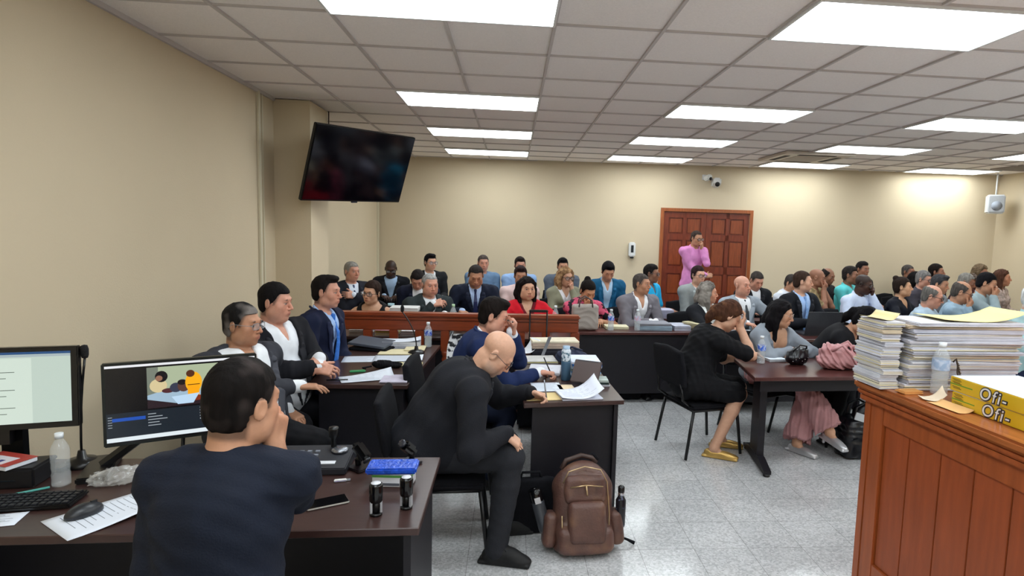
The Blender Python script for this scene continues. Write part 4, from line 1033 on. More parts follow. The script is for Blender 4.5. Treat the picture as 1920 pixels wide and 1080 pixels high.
def monitors():
    # left: a document
    br, phi = V(-1.690, 2.50), math.radians(15); W, H = .530, .318
    ex = V(math.cos(phi), math.sin(phi), 0); t_ = math.radians(3)
    R = np.stack([ex, np.cross(V(0, 0, 1), ex), V(0, 0, 1)], 1) @ rx3(-t_)
    c = V(br[0], br[1], 1.085) - ex * W / 2; base = c * V(1, 1, 0) + R @ V(0, .06, 0) * V(1, 1, 0)
    t = empty('monitor', 'left computer monitor showing a pale document page', 'monitor', [float(base[0]), float(base[1]), .7505]); o = c - V(base[0], base[1], .7505)
    MB().obox(o + R @ V(0, .018, 0), (W / 2, .018, H / 2), R, bevel=.004).build('casing', BPL(), t)
    mb = MB(); mb.obox(o + R @ V(0, .06, -.1), (.03, .03, .12), R); mb.box((o[0] - .04, .01, .004), (o[0] + .04, .04, .22)); mb.build('neck', BPL(), t)
    MB().obox(V(0, 0, .008), (.13, .09, .008), rz3(phi), bevel=.004).build('stand_base', BPL(), t)
    it = [(.035, .055, .955, .925, 'c7d8cd', .80), (.035, .055, .955, .085, '2c5c94', .6), (.035, .090, .955, .115, 'b6c6cc', .7), (.08, .13, .72, .925, 'd3e2d6', .85)]
    for k in range(9): it.append((.10, .22 + .072 * k, .10 + (.40, .52, .47)[k % 3], .228 + .072 * k, '6f8076', .5))
    screen_parts(t, o, R, W, H, it)
    # right: the streaming console
    p0, p1 = V(-1.555, 2.42, 0), V(-1.085, 2.66, 0); ex = nrm(p1 - p0); W, H = .535, .327
    R = np.stack([ex, np.cross(V(0, 0, 1), ex), V(0, 0, 1)], 1) @ rx3(-.04)
    c = p0 + ex * W / 2 + V(0, 0, 1.026); base = V(-1.60, 2.50, 0)
    t = empty('monitor', 'right computer monitor showing a video console with a woman in yellow', 'monitor', [float(base[0]), float(base[1]), .7505]); o = c - V(base[0], base[1], .7505)
    MB().obox(o + R @ V(0, .018, 0), (W / 2, .017, H / 2), R, bevel=.004).build('casing', mat('dark_green_plastic', '0d1412', .35), t)
    e1 = o + R @ V(-.08, .03, -.10)
    MB().tube([e1, o * .4 + V(.02, .02, .02), V(0.0, -.02, .02)], .022, 6, smooth=False).build('arm', BPL(), t)
    MB().obox(V(-.005, -.03, .012), (.05, .13, .012), rz3(.35), bevel=.005).build('stand_base', BPL(), t)
    it = [(.02, .02, .985, .965, '0b0a12', .5), (.02, .03, .985, .058, 'e6e8ec', .9), (.02, .60, .985, .90, '26313d', .5), (.02, .895, .985, .945, 'dfe9ee', .9),
          (.27, .08, .80, .56, 'b9c6a6', .75), (.27, .08, .34, .50, '8d9788', .6), (.27, .46, .80, .58, '3a2a33', .5),
          ('p', [(.27, .42), (.40, .36), (.62, .42), (.62, .50), (.46, .55), (.27, .47)], 'a7c3d8', .8),
          ('e', .34, .31, .055, .085, 'e0cfa0', .8), ('e', .36, .20, .040, .07, '1a141c', .5), ('e', .345, .22, .022, .035, 'a87860', .7), ('e', .40, .38, .04, .03, '6a3a40', .5),
          ('e', .45, .35, .04, .06, '4a5068', .5), ('e', .50, .34, .04, .07, '6e4a40', .6), ('e', .49, .29, .03, .035, '2a2024', .5),
          ('e', .565, .30, .055, .13, 'f0a818', 1.0), ('e', .545, .19, .028, .045, '6a3a24', .6), (.525, .33, .60, .50, 'f0a010', 1.0), (.525, .325, .605, .335, '7a4a10', .5),
          ('e', .72, .39, .05, .04, '9a2a30', .6), ('e', .76, .31, .028, .05, '201418', .5), ('p', [(.66, .44), (.80, .42), (.80, .50), (.60, .53)], 'e8e2cc', .9), ('e', .58, .50, .06, .035, '9a3c22', .6), ('p', [(.42, .46), (.60, .44), (.56, .56), (.46, .56)], 'bcd8f0', .9),
          (.055, .66, .255, .70, '1f4fae', .9), (.70, .64, .86, .665, '5fae4a', .9), (.70, .72, .90, .735, '4a6a78', .6), (.70, .77, .90, .79, '5a3a48', .5)]
    for k in range(5): it.append((.27, .64 + .035 * k, .27 + (.05, .09, .12, .07, .08)[k], .650 + .035 * k, 'aeb8c0', .7)); it.append((.03, .64 + .03 * k, .055, .648 + .03 * k, 'aeb8c0', .7)); it.append((.60, .62 + .035 * k, .635, .635 + .035 * k, 'c8d0d8', .7))
    screen_parts(t, o, R, W, H, it)
monitors()
def near_desk_things():
    z = .7515
    # gooseneck microphones
    def mic(label, x, y, h, lean, rz):
        t = empty('microphone', label, 'microphone', (x, y, z), rz)
        MB().lathe([(.062, 0), (.064, .012), (.050, .024), (.018, .030), (.012, .06), (.0, .061)], cap=False).build('base', BPL(), t)
        pts = [V(lean * u ** 2, 0, .05 + u * (h - .05)) for u in np.linspace(0, 1, 8)]
        MB().tube(pts, .0045).build('gooseneck', BPL(), t)
        e = pts[-1]; MB().lathe([(.0, -.004), (.010, .0), (.0135, .012), (.014, .035), (.010, .05), (.0, .053)], c=e, cap=False, seg=14).build('foam_tip', mat('foam', '111013', .95, bump=(300, .5)), t)
        return t
    mic('black gooseneck microphone between the two monitors', -1.715, 2.535, .44, .03, 0)
    mic('thin gooseneck microphone on the desk of the three men', -.74, 4.83, .33, -.11, 0)
    # keyboard, mouse
    t = empty('keyboard', 'black computer keyboard at the left edge of the near desk', 'keyboard', (-1.72, 2.17, z), math.radians(8))
    MB().box((-.22, -.065, 0), (.22, .065, .016), bevel=.005).build('case', BPL(), t); mb = MB()
    for r in range(5):
        for k in range(19):
            if r == 0 and 4 < k < 10: continue
            mb.box((-.212 + .0224 * k, -.056 + .0225 * r, .015), (-.212 + .0224 * k + .0185, -.056 + .0225 * r + .018, .0215), bevel=.002)
    mb.box((-.212 + .0224 * 5, -.056, .015), (-.212 + .0224 * 10 - .004, -.038, .0215)); mb.build('keys', mat('key_plastic', '1a1a20', .4), t)
    Fm = Field((-.05, -.07, 0), (.05, .07, .05), .003); Fm.ell(V(0, 0, .006), (.034, .058, .032), k=.0); sl, X, Y, Zq = Fm.reg(Fm.o, Fm.o + Fm.n * Fm.h); Fm.F[sl] = np.maximum(Fm.F[sl], -(Zq - .001) + 0 * X + 0 * Y)
    t = empty('computer_mouse', 'dark grey computer mouse resting on a printed sheet', 'mouse', (-1.415, 2.09, z + .0025), math.radians(-30)); link_mesh('shell', Fm.mesh('shell'), mat('mouse_plastic', '24262b', .35), t)
    MB().obox(V(0, .03, .0345), (.004, .009, .004)).build('scroll_wheel', BPL(), t)
    sheet_paper('printed sheet under the mouse, left of the man in dark t-shirt', (-1.345, 2.10), .215, .30, math.radians(-37), z=z, curl_corner=.035)
    sheet_paper('printed sheet below the keyboard at the left edge', (-1.70, 2.045), .215, .10, math.radians(14), z=z)
    bottle('empty clear water bottle with plain cap beside the keyboard', (-1.655, 2.335), z, .20, .030, label_col=None, water=False)
    t = empty('document_box', 'black open box behind the keyboard, under the small red booklet', 'box', (-1.90, 2.39, z), math.radians(6))
    mb = MB(); mb.box((-.20, -.10, 0), (.16, .035, .075), bevel=.008); mb.build('box_body', mat('box_black', '121116', .5), t); mb = MB(); mb.box((-.19, -.104, .03), (.1, -.1, .033)); mb.box((-.02, -.107, .04), (.04, -.1, .055)); mb.build('front_slot', mat('dark_window', '20262c', .2), t)
    t = empty('booklet', 'small booklet with red and white cover on the black box', 'booklet', (-1.865, 2.355, z + .0765), math.radians(-18))
    MB().box((-.085, -.055, 0), (.085, .055, .016), bevel=.002).build('pages', PAPER(), t); MB().box((-.086, -.056, .016), (.086, .056, .018)).build('cover', mat('red_cover', 'b04038', .4), t); mb = MB(); mb.box((-.07, -.045, .0182), (.05, .02, .0187)); mb.build('cover_print', mat('cover_print', 'd9d3da', .5), t)
    mb = MB()
    for k in range(3): mb.box((-.06 + .032 * k, -.04, .0188), (-.04 + .032 * k, -.01, .0192))
    mb.build('cover_marks', mat('cover_marks', '3c3c78', .5), t)
    mb = MB(); mb.tube([V(-.07, 0, .005), V(.07, 0, .005)], .0045); t = mb.build('pen', mat('teal_pen', '4fa89e', .3)); t.location = (-1.73, 2.262, z); t.rotation_euler = (0, 0, math.radians(38)); tag(t, 'teal pen lying behind the keyboard', 'pen')
    t = empty('black_case', 'flat black case between the water bottle and the monitor stand', 'case', (-1.80, 2.545, z), 0); MB().box((-.05, -.04, 0), (.16, .04, .028), bevel=.006).build('shell', BPL(), t) if False else MB().box((.02, -.10, 0), (.0201 + .05, -.03, .02), bevel=.004).build('shell', BPL(), t)
    # crumpled plastic wrap
    Fw = Field((-.24, -.10, 0), (.24, .10, .09), .005); Fw.ell(V(-.13, -.03, .02), (.09, .05, .035), k=.03); Fw.ell(V(.03, .02, .018), (.13, .05, .03), k=.03); Fw.ell(V(.17, .03, .018), (.07, .035, .025), k=.03); Fw.wrinkle(.012, 110, 4)
    sl, X, Y, Zq = Fw.reg(Fw.o, Fw.o + Fw.n * Fw.h); Fw.F[sl] = np.maximum(Fw.F[sl], -(Zq - .001) + 0 * X + 0 * Y)
    o = link_mesh('plastic_wrap', Fw.mesh('plastic_wrap'), mat('clear_wrap', 'dcdad6', .12, alpha=.32, spec=1.0)); o.location = (-1.36, 2.43, z); o.rotation_euler = (0, 0, .35); tag(o, 'crumpled clear plastic wrap below the right monitor', 'plastic wrap')
    # camera joystick controller
    t = empty('camera_controller', 'black camera controller console with joystick and buttons', 'controller', (-.78, 2.515, z), math.radians(2))
    mb = MB(); vs = [(-.17, -.10, 0), (.13, -.10, 0), (.13, .10, 0), (-.17, .10, 0), (-.17, -.10, .028), (.13, -.10, .028), (.13, .10, .055), (-.17, .10, .055)]
    v = [mb.bm.verts.new(p) for p in vs]
    for f in ((0, 3, 2, 1), (4, 5, 6, 7), (0, 1, 5, 4), (1, 2, 6, 5), (2, 3, 7, 6), (3, 0, 4, 7)): mb.bm.faces.new([v[i] for i in f])
    bmesh.ops.bevel(mb.bm, geom=mb.bm.edges[:], offset=.004, segments=2, affect='EDGES'); mb.build('console', mat('console_grey', '22232a', .5), t)
    zz = lambda y: .0282 + (y + .10) * .135
    mb = MB(); mb.lathe([(.034, 0), (.036, .006), (.026, .012), (.0, .013)], c=V(.075, .045, zz(.045)), cap=False); mb.build('dial_ring', mat('ring_chrome', '8f929a', .25, metal=.8), t)
    mb = MB(); mb.lathe([(.012, 0), (.011, .035), (.019, .045), (.021, .075), (.019, .084), (.0, .085)], c=V(.04, .085, zz(.085)), cap=False, seg=16); mb.build('joystick', BPL(), t)
    mb = MB()
    for r in range(4):
        for k in range(5): mb.obox(V(-.14 + .032 * k, -.06 + .032 * r, zz(-.06 + .032 * r) + .003), (.009, .006, .003), rx3(.13))
    mb.build('buttons', mat('button_grey', '787d88', .4), t); MB().obox(V(.045, -.055, zz(-.055) + .0015), (.035, .012, .0012), rx3(.13)).build('label_strip', mat('strip_white', 'd6d8de', .5), t)
    # desk phones holders: two black web cameras on stands
    def webcam(label, x, y, rz, up):
        t = empty('web_camera', label, 'camera', (x, y, z), rz, 'black cameras on the near desk')
        MB().box((-.045, -.04, 0), (.045, .045, .010), bevel=.004).build('foot', mat('foot_dark', '1a1216', .3), t)
        MB().tube([V(0, .02, .008), V(0, .025, .03), V(0, .01, .045)], .012).build('hinge', BPL(), t)
        MB().obox(V(0, .0, .07), (.028, .045, .020), rz3(.1) @ rx3(up), bevel=.014).build('head', mat('gloss_black', '0a0a0c', .1), t)
        MB().lathe([(.017, 0), (.018, .006), (.010, .009), (.0, .009)], c=V(0, 0, .07) + rx3(up) @ V(0, -.042, 0), R=rx3(up) @ rx3(PI / 2), cap=False).build('lens', mat('lens_glass', '2a2c34', .05), t); return t
    webcam('glossy black web camera beside the controller console', -.60, 2.49, .9, .7); webcam('black web camera behind the blue box, tilted upward', -.42, 2.535, -.6, -.7)
    # box of blue and white
    t = empty('carton', 'small white and green carton under a blue packet near the stamps', 'box', (-.44, 2.335, z), math.radians(-4))
    MB().box((-.075, -.035, 0), (.075, .045, .052), bevel=.003).build('carton_body', mat('carton_white', 'dfe0e6', .5), t); MB().box((-.0755, -.0355, .038), (.0755, .0455, .047)).build('green_band', mat('carton_green', '58a04a', .5), t); MB().box((-.076, -.036, .006), (.03, -.034, .016)).build('grey_band', mat('carton_grey', '5c5f68', .5), t)
    mb = MB(); mb.box((-.095, -.052, 0), (.095, .055, .024), bevel=.006); t = mb.build('blue_packet', mat('blue_foil', '2050c0', .3, noise=(40, .3), bump=(60, .5))); t.location = (-.445, 2.34, z + .0535); t.rotation_euler = (.0, 0, .03); tag(t, 'shiny blue packet lying on the small carton', 'packet')
    def stamp(label, x, y, rz):
        t = empty('rubber_stamp', label, 'stamp', (x, y, z), rz, 'self inking stamps on the near desk')
        mb = MB(); mb.lathe([(.021, 0), (.022, .004), (.022, .007), (.018, .009)], seg=20); mb.build('stamp_base', BPL(), t)
        mb = MB()
        for q in (-1, 1): mb.box((q * .0165 - .004, -.010, .008), (q * .0165 + .004, .010, .052), bevel=.0015)
        mb.build('side_legs', mat('stamp_silver', 'c9cbd0', .25, metal=.5), t); MB().lathe([(.012, .009), (.012, .05)], seg=14).build('ink_core', BPL(), t)
        MB().lathe([(.021, .048), (.023, .055), (.0235, .105), (.021, .112), (.0, .113)], cap=False).build('handle', mat('gloss_black', '0a0a0c', .1), t); MB().lathe([(.0, .1132), (.017, .1135), (.017, .1145), (.0, .115)], cap=False).build('top_label', mat('strip_white', 'd6d8de', .5), t)
    stamp('left of the two black and chrome rubber stamps near the desk corner', -.452, 2.075, .3); stamp('right of the two black and chrome rubber stamps near the desk corner', -.357, 2.125, -.2)
    t = empty('mobile_phone', 'dark smartphone with pale rim near the seated man elbow', 'phone', (-.645, 2.165, z), math.radians(-62)); MB().box((-.036, -.072, 0), (.036, .072, .0075), bevel=.003).build('phone_body', mat('phone_rim', 'c9c3bd', .3), t); MB().box((-.034, -.070, .0073), (.034, .070, .0079)).build('phone_screen', mat('phone_glass', '07070a', .08), t)
    t = empty('usb_stick', 'small white usb stick with blue stripe on the near desk', 'usb stick', (-.645, 2.36, z), math.radians(14)); MB().box((-.028, -.008, 0), (.018, .008, .008), bevel=.002).build('stick', WH(), t); MB().box((.018, -.006, .001), (.032, .006, .006)).build('plug', mat('plug', 'b9bcc4', .3, metal=.6), t); MB().box((-.026, -.0083, .003), (.016, .0083, .005)).build('stripe', mat('purple', '5548a0', .5), t)
near_desk_things()
def left_desk_things():
    z = .7515
    sheet_paper('white printed sheet with a curled end at the front of the three men desk', (-.93, 4.01), .34, .17, math.radians(22), z=z + .003, curl_corner=.05)
    sheet_paper('white sheet beside the black pouch on the three men desk', (-1.09, 4.60), .30, .21, math.radians(8), z=z)
    sheet_paper('long white sheet across the middle of the three men desk', (-.84, 4.62), .36, .21, math.radians(5), z=z + .004, curl=.008)
    for i, (x, y, w, c, l) in enumerate(((-.90, 4.86, .26, 'e6d9b0', 'cream file folder left of the microphone stem'), (-.735, 4.42, .20, 'e2d4a2', 'cream folder below the long white sheet'), (-.77, 4.98, .16, 'e8dcb4', 'cream file folder right of the microphone stem'))):
        o = MB().box((-w / 2, -.10 if i != 1 else -.06, 0), (w / 2, .10 if i != 1 else .06, .008), bevel=.002).build('file_folder', mat('manila_' + c, c, .7)); o.location = (x, y, z + (.0 if i else 0) + (.009 if i == 2 else 0)); o.rotation_euler = (0, 0, .04); tag(o, l, 'folder', 'cream folders')
    bundle('white paper bundle in a clear sleeve at the near right corner', (-.78, 4.0), .20, .16, .010, .05, z=z, col='c9c3d4') if False else bundle('pale lilac notepad at the near right corner of the desk', (-.745, 3.985), .17, .20, .010, .03, z=z, col='cfc8da')
    t = empty('pouch', 'crumpled black pouch lying on white papers', 'pouch', (-.86, 4.33, z + .003), .2)
    Fp = Field((-.12, -.08, 0), (.12, .08, .08), .005); Fp.ell(V(-.03, 0, .022), (.075, .045, .030), k=.02); Fp.ell(V(.06, -.01, .018), (.04, .04, .02), k=.02); Fp.wrinkle(.008, 70, 3); link_mesh('pouch_body', Fp.mesh('pouch_body'), BLK(), t)
    mb = MB(); mb.tube([V(-.11, -.01, .012), V(-.17, -.03, .006), V(-.15, -.06, .006)], .006); mb.build('strap', BLK(), t)
    mb = MB(); mb.tube([V(-.07, 0, .005), V(.06, 0, .005)], .005); o = mb.build('pen', BPL()); o.location = (-1.095, 3.935, z + .002); o.rotation_euler = (0, 0, .12); tag(o, 'black pen at the front edge of the three men desk', 'pen')
    o = MB().box((-.055, -.012, 0), (.05, .012, .014), bevel=.004).build('marker', mat('green_marker', '4aa068', .4)); o.location = (-1.03, 4.18, z); o.rotation_euler = (0, 0, .25); tag(o, 'green highlighter with white cap on the three men desk', 'marker')
    # closed grey laptop on a black folder
    t = empty('laptop', 'closed grey laptop tilted on a black document case', 'laptop', (-1.12, 5.00, z), math.radians(-14))
    MB().box((-.15, -.11, 0), (.17, .10, .022), bevel=.006).build('document_case', BLK(), t) ; MB().obox(V(0, .0, .052), (.155, .11, .010), rx3(.10) @ ry3(.08), bevel=.004).build('lid', mat('laptop_grey', '5e6470', .4, metal=.3), t)
    bottle('water bottle with blue label standing on the three men desk', (-.685, 5.10), z, .21, .031)
    t = empty('drinking_glass', 'clear glass at the right edge of the three men desk', 'glass', (-.70, 4.19, z)); MB().lathe([(.022, 0), (.024, .003), (.030, .075), (.0285, .075), (.023, .006), (.0, .006)], cap=False).build('tumbler', mat('clear_plastic', 'eef4f8', .04, alpha=.24, spec=.9), t)
    # papers on the far end, in front of the rail
    bundle('arched pile of white papers at the far end of the three men desk', (-.90, 5.10), .30, .16, .05, .12, z=z, col='d3d5df', seed=3)
    sheet_paper('curved white sheet on top of the far paper pile', (-.90, 5.10), .31, .17, .15, z=z + .053, curl=.02, lines=False)
left_desk_things()
def rail_things():
    z = .7505
    specs = [(-1.37, .17, .055, 'b9b4b0', 'bundle of papers with dark dots behind the first baluster gap'), (-1.13, .19, .05, 'c4b66a', 'yellowish file bundle behind the balustrade'), (-.90, .20, .05, 'c3c4c8', 'pale file bundle behind the balustrade, left of the water bottle'),
             (-.655, .20, .085, 'a9aeb2', 'striped grey file pile behind the balustrade'), (-.425, .19, .085, 'c9c2bc', 'white file bundle with pink cover behind the balustrade'), (-.21, .19, .085, 'c6bdb6', 'pale file bundle behind the balustrade near the striped cloth')]
    for i, (x, w, h, c, l) in enumerate(specs): bundle(l, (x, 5.71), w, .24, h, .02 * (i % 3 - 1), z=z, col=c, alt='e8e6ea', seed=20 + i, group='file bundles behind the balustrade', cover=('d08a9a' if i == 1 else None))
    def pile(label_list, c, w, d, hs, cols, z0, grp, rz=0):
        zz = z0
        for i, (l, h, cc) in enumerate(zip(label_list, hs, cols)):
            bundle(l, (c[0] + .01 * math.sin(i * 2.1), c[1]), w, d, h, rz + .05 * math.sin(i * 1.7), z=zz, col=cc, seed=40 + i + int(c[0] * 10), group=grp); zz += h + .002
    pile(['lowest file of the pile beside the woman in black top', 'dark file in the pile beside the woman in black top', 'middle white file of the pile beside the woman in black top', 'fourth file of the pile beside the woman in black top', 'topmost file of the pile beside the woman in black top'],
         (-1.03, 5.945), .26, .19, [.07, .03, .05, .035, .035], ['b9b7ba', '4a4a52', 'c9c9cf', '8f9498', 'd6d4d2'], z, 'pile of files left of the grey haired man')
    o = bundle('white paper bundle lying before the dark suited man reading', (-.33, 5.94), .30, .17, .05, .0, z=z, col='c7cad8', seed=77); 
    bottle('water bottle with green cap behind the rail near the reading man', (-.56, 5.95), z, .26, .033, cap='b8d8b0', label_col='8aa8dc')
    bottle('clear water bottle behind the rail beside the woman in red', (-.13, 6.0), z, .26, .032, label_col=None)
    bottle('clear water bottle right of the woman in red', (.44, 6.0), z, .26, .032, label_col=None)
    # trolley case with raised handle, between rail and desk
    t = empty('trolley_case', 'black trolley case with raised telescopic handle before the rail', 'suitcase', (.24, 5.245, 0))
    MB().box((-.17, -.075, .04), (.17, .085, .55), bevel=.02).build('case_body', BLK(), t)
    mb = MB(); mb.tube([V(-.075, .05, .54), V(-.075, .05, 1.04)], .007); mb.tube([V(.075, .05, .54), V(.075, .05, 1.04)], .007); mb.build('telescopic_rods', BST(), t); MB().box((-.087, .036, 1.035), (.087, .064, 1.058), bevel=.008).build('grip', BPL(), t)
    for q in (-1, 1): MB().lathe([(.03, -.012), (.03, .012)], c=V(q * .14, .05, .031), R=ry3(PI / 2), seg=14).build('wheel', BPL(), t)
    # shoulder bag standing at the table end
    t = empty('handbag', 'taupe structured handbag with dark handles at the rail end', 'handbag', (.75, 6.12, z), 0)
    Fb = Field((-.17, -.10, 0), (.17, .10, .34), .006); Fb.rbox(V(0, 0, .135), (.135, .065, .13), .03, k=0); Fb.wrinkle(.004, 25, 2); link_mesh('bag_body', Fb.mesh('bag_body'), mat('taupe_leather', 'a59b93', .55, bump=(80, .15)), t)
    for y in (-.06, .06): MB().tube([V(-.07, y, .24), V(-.06, y, .31), V(0, y * .9, .345), V(.06, y, .31), V(.07, y, .24)], .0065).build('handle', mat('dark_strap', '3a3433', .5), t)
rail_things()
def mid_desk_things():
    z = .7515; zf = z
    u = V(.989, .148, 0); 
    sheet_paper('yellow legal sheet under the bald man writing hand', (.20, 3.60), .22, .17, .14, z=z, col='e9cf96', lines=False)
    bundle('curled white document on the near edge of the middle desk', (.42, 3.62), .25, .20, .008, .16, z=z, col='dfe2f0', seed=5); sheet_paper('top sheet of the curled document, right end raised', (.42, 3.62), .26, .21, .18, z=z + .010, curl=.06, curl_corner=.05, col='e6eaf6')
    sheet_paper('printed form beside the bald man hand', (.24, 3.83), .19, .22, .1, z=z, col='dfe6f2'); sheet_paper('pale peach sheet left of the tablet', (.365, 3.80), .10, .18, .1, z=z, col='ecd6b4', lines=False)
    t = empty('tablet', 'brown tablet in its case leaning up against the file pile', 'tablet', (.50, 3.90, z), math.radians(-28))
    R = rx3(math.radians(-32)); MB().obox(V(0, .0, .085) , (.095, .006, .078), R, bevel=.004).build('tablet_case', mat('tablet_case', '4b3a38', .45), t)
    MB().obox(V(0, .0, .085) + R @ V(0, .001, .0695), (.075, .0075, .006), R, bevel=.003).build('spine', mat('dark_spine', '221c20', .4), t); MB().obox(V(0, .06, .045), (.06, .004, .05), rx3(math.radians(40))).build('kickstand', mat('dark_spine', '221c20', .4), t)
    # tumbler with patterned upper part
    t = empty('insulated_bottle', 'tall slate blue bottle with white patterned upper sleeve', 'bottle', (.375, 4.02, z)); MB().lathe([(.030, 0), (.032, .004), (.0325, .125), (.031, .13)], seg=20).build('blue_body', mat('slate_blue', '3a5a74', .4), t)
    MB().lathe([(.031, .131), (.0315, .135), (.0315, .20), (.024, .212)], seg=20).build('patterned_sleeve', mat('pattern_sleeve', 'd5dde6', .5, mottled=(42, '3c6478', .5, .58)), t); MB().lathe([(.024, .2125), (.024, .232), (.0, .234)], cap=False).build('bottle_lid', mat('lid_blue', 'a9c3dc', .4), t)
    # blue and white files
    cols = ['4a7aa0', 'd8e2f2', '8cb6e0', '9aa8a8', 'c9d8ea', '3f84d6', 'dfe6f4']; zz = z
    labs = ['lowest blue file of the pile behind the tablet', 'white file second from bottom behind the tablet', 'light blue file in the pile behind the tablet', 'grey green file in the pile behind the tablet', 'pale file above the grey green one behind the tablet', 'bright blue file near the top behind the tablet', 'topmost white file behind the tablet']
    for i, (c, l) in enumerate(zip(cols, labs)): bundle(l, (.51 + .004 * (i % 3), 4.20 - .01 * i), .20, .24, .016, .04 + .04 * math.sin(i * 2), z=zz, col=c, seed=60 + i, group='files behind the tablet'); zz += .018
    for i in range(3): bundle(['lowest book at the right edge of the middle desk', 'middle book at the right edge of the middle desk', 'top book at the right edge of the middle desk'][i], (.595 - .002 * i, 3.90), .10, .12, .013, .08 - .05 * i, z=z + .015 * i, col=['d8d8e2', '3c4a48', 'b8c2bc'][i], seed=70 + i, group='small books at the desk edge')
    bundle('white paper pile under the blue suited man hand', (.25, 4.26), .22, .26, .022, -.12, z=z, col='d5d4dc', seed=81); bundle('flat white file in front of the blue suited man', (.20, 4.62), .30, .22, .018, .1, z=z, col='c9c6c4', seed=82, alt='e4d84a')
    o = MB().box((-.10, -.012, 0), (.10, .012, .004)).build('ruler', mat('yellow_marker', 'e0dc3a', .4)); o.location = (.24, 4.48, z + .026) ; o.location = (.30, 4.44, z); o.rotation_euler = (0, 0, -.1); tag(o, 'yellow strip lying between the papers on the middle desk', 'strip')
    t = empty('cloth_bag', 'dark navy cloth bag beside the patterned bottle', 'bag', (.47, 4.58, z)); Fb = Field((-.17, -.12, 0), (.17, .12, .16), .006); Fb.ell(V(0, 0, .045), (.13, .09, .055), k=.0); Fb.wrinkle(.012, 35, 6); sl, X, Y, Zq = Fb.reg(Fb.o, Fb.o + Fb.n * Fb.h); Fb.F[sl] = np.maximum(Fb.F[sl], -(Zq - .001) + 0 * X + 0 * Y); link_mesh('bag_body', Fb.mesh('bag_body'), mat('navy_cloth', '1f2740', .9, bump=(90, .2)), t); MB().tube([V(-.08, 0, .09), V(0, -.02, .12), V(.08, 0, .09)], .008).build('strap', mat('navy_cloth', '1f2740', .9, bump=(90, .2)), t)
    zz = z
    for i, (h, c, l) in enumerate(((.05, '3a3a44', 'dark document case at the far end of the middle desk'), (.045, 'cdb8a8', 'thick bound file with pink edge at the far end of the middle desk'), (.012, 'e2d8c0', 'cream folder topmost at the far end of the middle desk'))): bundle(l, (.36, 4.93), .38, .20, h, .03 + .03 * i, z=zz, col=c, seed=90 + i, group='files at the far end of the middle desk'); zz += h + .002
    sheet_paper('open white notebook page sticking up near the blue suited man hand', (.12, 4.86), .20, .14, .5, z=z + .02, curl=.10, col='e9ecf2', lines=False)
    # phone holder / stapler shape
    t = empty('document_clip_stand', 'grey metal clip stand among the papers on middle desk', 'stand', (.28, 4.74, z)); MB().box((-.04, -.04, 0), (.04, .04, .008), bevel=.002).build('stand_foot', mat('ring_chrome', '8f929a', .25, metal=.8), t); MB().obox(V(.0, .0, .085), (.012, .006, .085), ry3(.35)).build('stand_arm', mat('ring_chrome', '8f929a', .25, metal=.8), t)
mid_desk_things()
def rear_table_things():
    z = .7505
    bottle('water bottle with blue label left of the cream folder', (1.02, 6.12), z, .22, .032, label_col='2f5fd0'); bottle('water bottle with pink marks in front of grey jacket man', (1.30, 6.14), z, .22, .032, label_col='d8b0c4')
    bundle('cream folder lying open before the rear long table bottle', (1.10, 6.27), .24, .16, .03, .02, z=z, col='e3dcbc', seed=101)
    bundle('grey ring binder lower of the two before grey jacket man', (1.50, 6.26), .34, .24, .045, -.06, z=z, col='9fb2c2', seed=102); bundle('grey ring binder on top before grey jacket man', (1.49, 6.27), .34, .24, .025, .03, z=z + .047, col='8c8c94', seed=103)
    bundle('white files right of the grey ring binders', (1.78, 6.30), .18, .24, .05, .1, z=z, col='b9bccb', seed=104)
    for i in range(4): bundle(['lowest yellowed booklet before the woman with grey curly hair', 'second yellowed booklet before the woman with grey curly hair', 'third yellowed booklet before the woman with grey curly hair', 'topmost yellowed booklet before the woman with grey curly hair'][i], (1.955 - .01 * i, 6.26), .10, .22, .018, .35 + .06 * i, z=z + .02 * i, col='cfc4a0', seed=110 + i, group='yellowed booklets')
    bundle('white and purple file pile behind the grey jacket man', (1.80, 7.17), .26, .22, .10, 0, z=z, col='b9b7cc', seed=120)
    # laptop
    t = empty('laptop', 'open dark grey laptop seen from behind on rear table', 'laptop', (3.20, 6.02, z), math.radians(4))
    MB().box((-.19, -.02, 0), (.19, .22, .020), bevel=.004).build('keyboard_deck', mat('laptop_dark', '2c2e36', .4), t); MB().obox(V(0, -.055, .135), (.19, .005, .125), rx3(math.radians(14)), bevel=.003).build('screen_lid', mat('laptop_lid', '3a3c42', .35, metal=.4, noise=(120, .1)), t)
    bundle('white sheet pile left of the open laptop', (2.80, 5.98), .26, .18, .012, -.3, z=z, col='e6e2d4', seed=121); bundle('white papers before the bald man in light grey suit', (2.36, 6.02), .26, .18, .03, .1, z=z, col='cfd2d6', seed=122)
    bottle('white capped bottle behind the curly haired woman', (2.62, 7.14), z, .2, .028, label_col='d9dce2')
    sheet_paper('white sheet before the rear left man in suit', (-1.45, 7.15), .2, .15, .1, z=z, lines=False); t = empty('paper_cup', 'pale blue cup before the man in dark jacket at rear left', 'cup', (-1.38, 7.12, z)); MB().lathe([(.03, 0), (.038, .11), (.036, .11), (.028, .004), (0, .004)], cap=False).build('cup_body', mat('cup_blue', 'a8c8d4', .5), t)
rear_table_things()
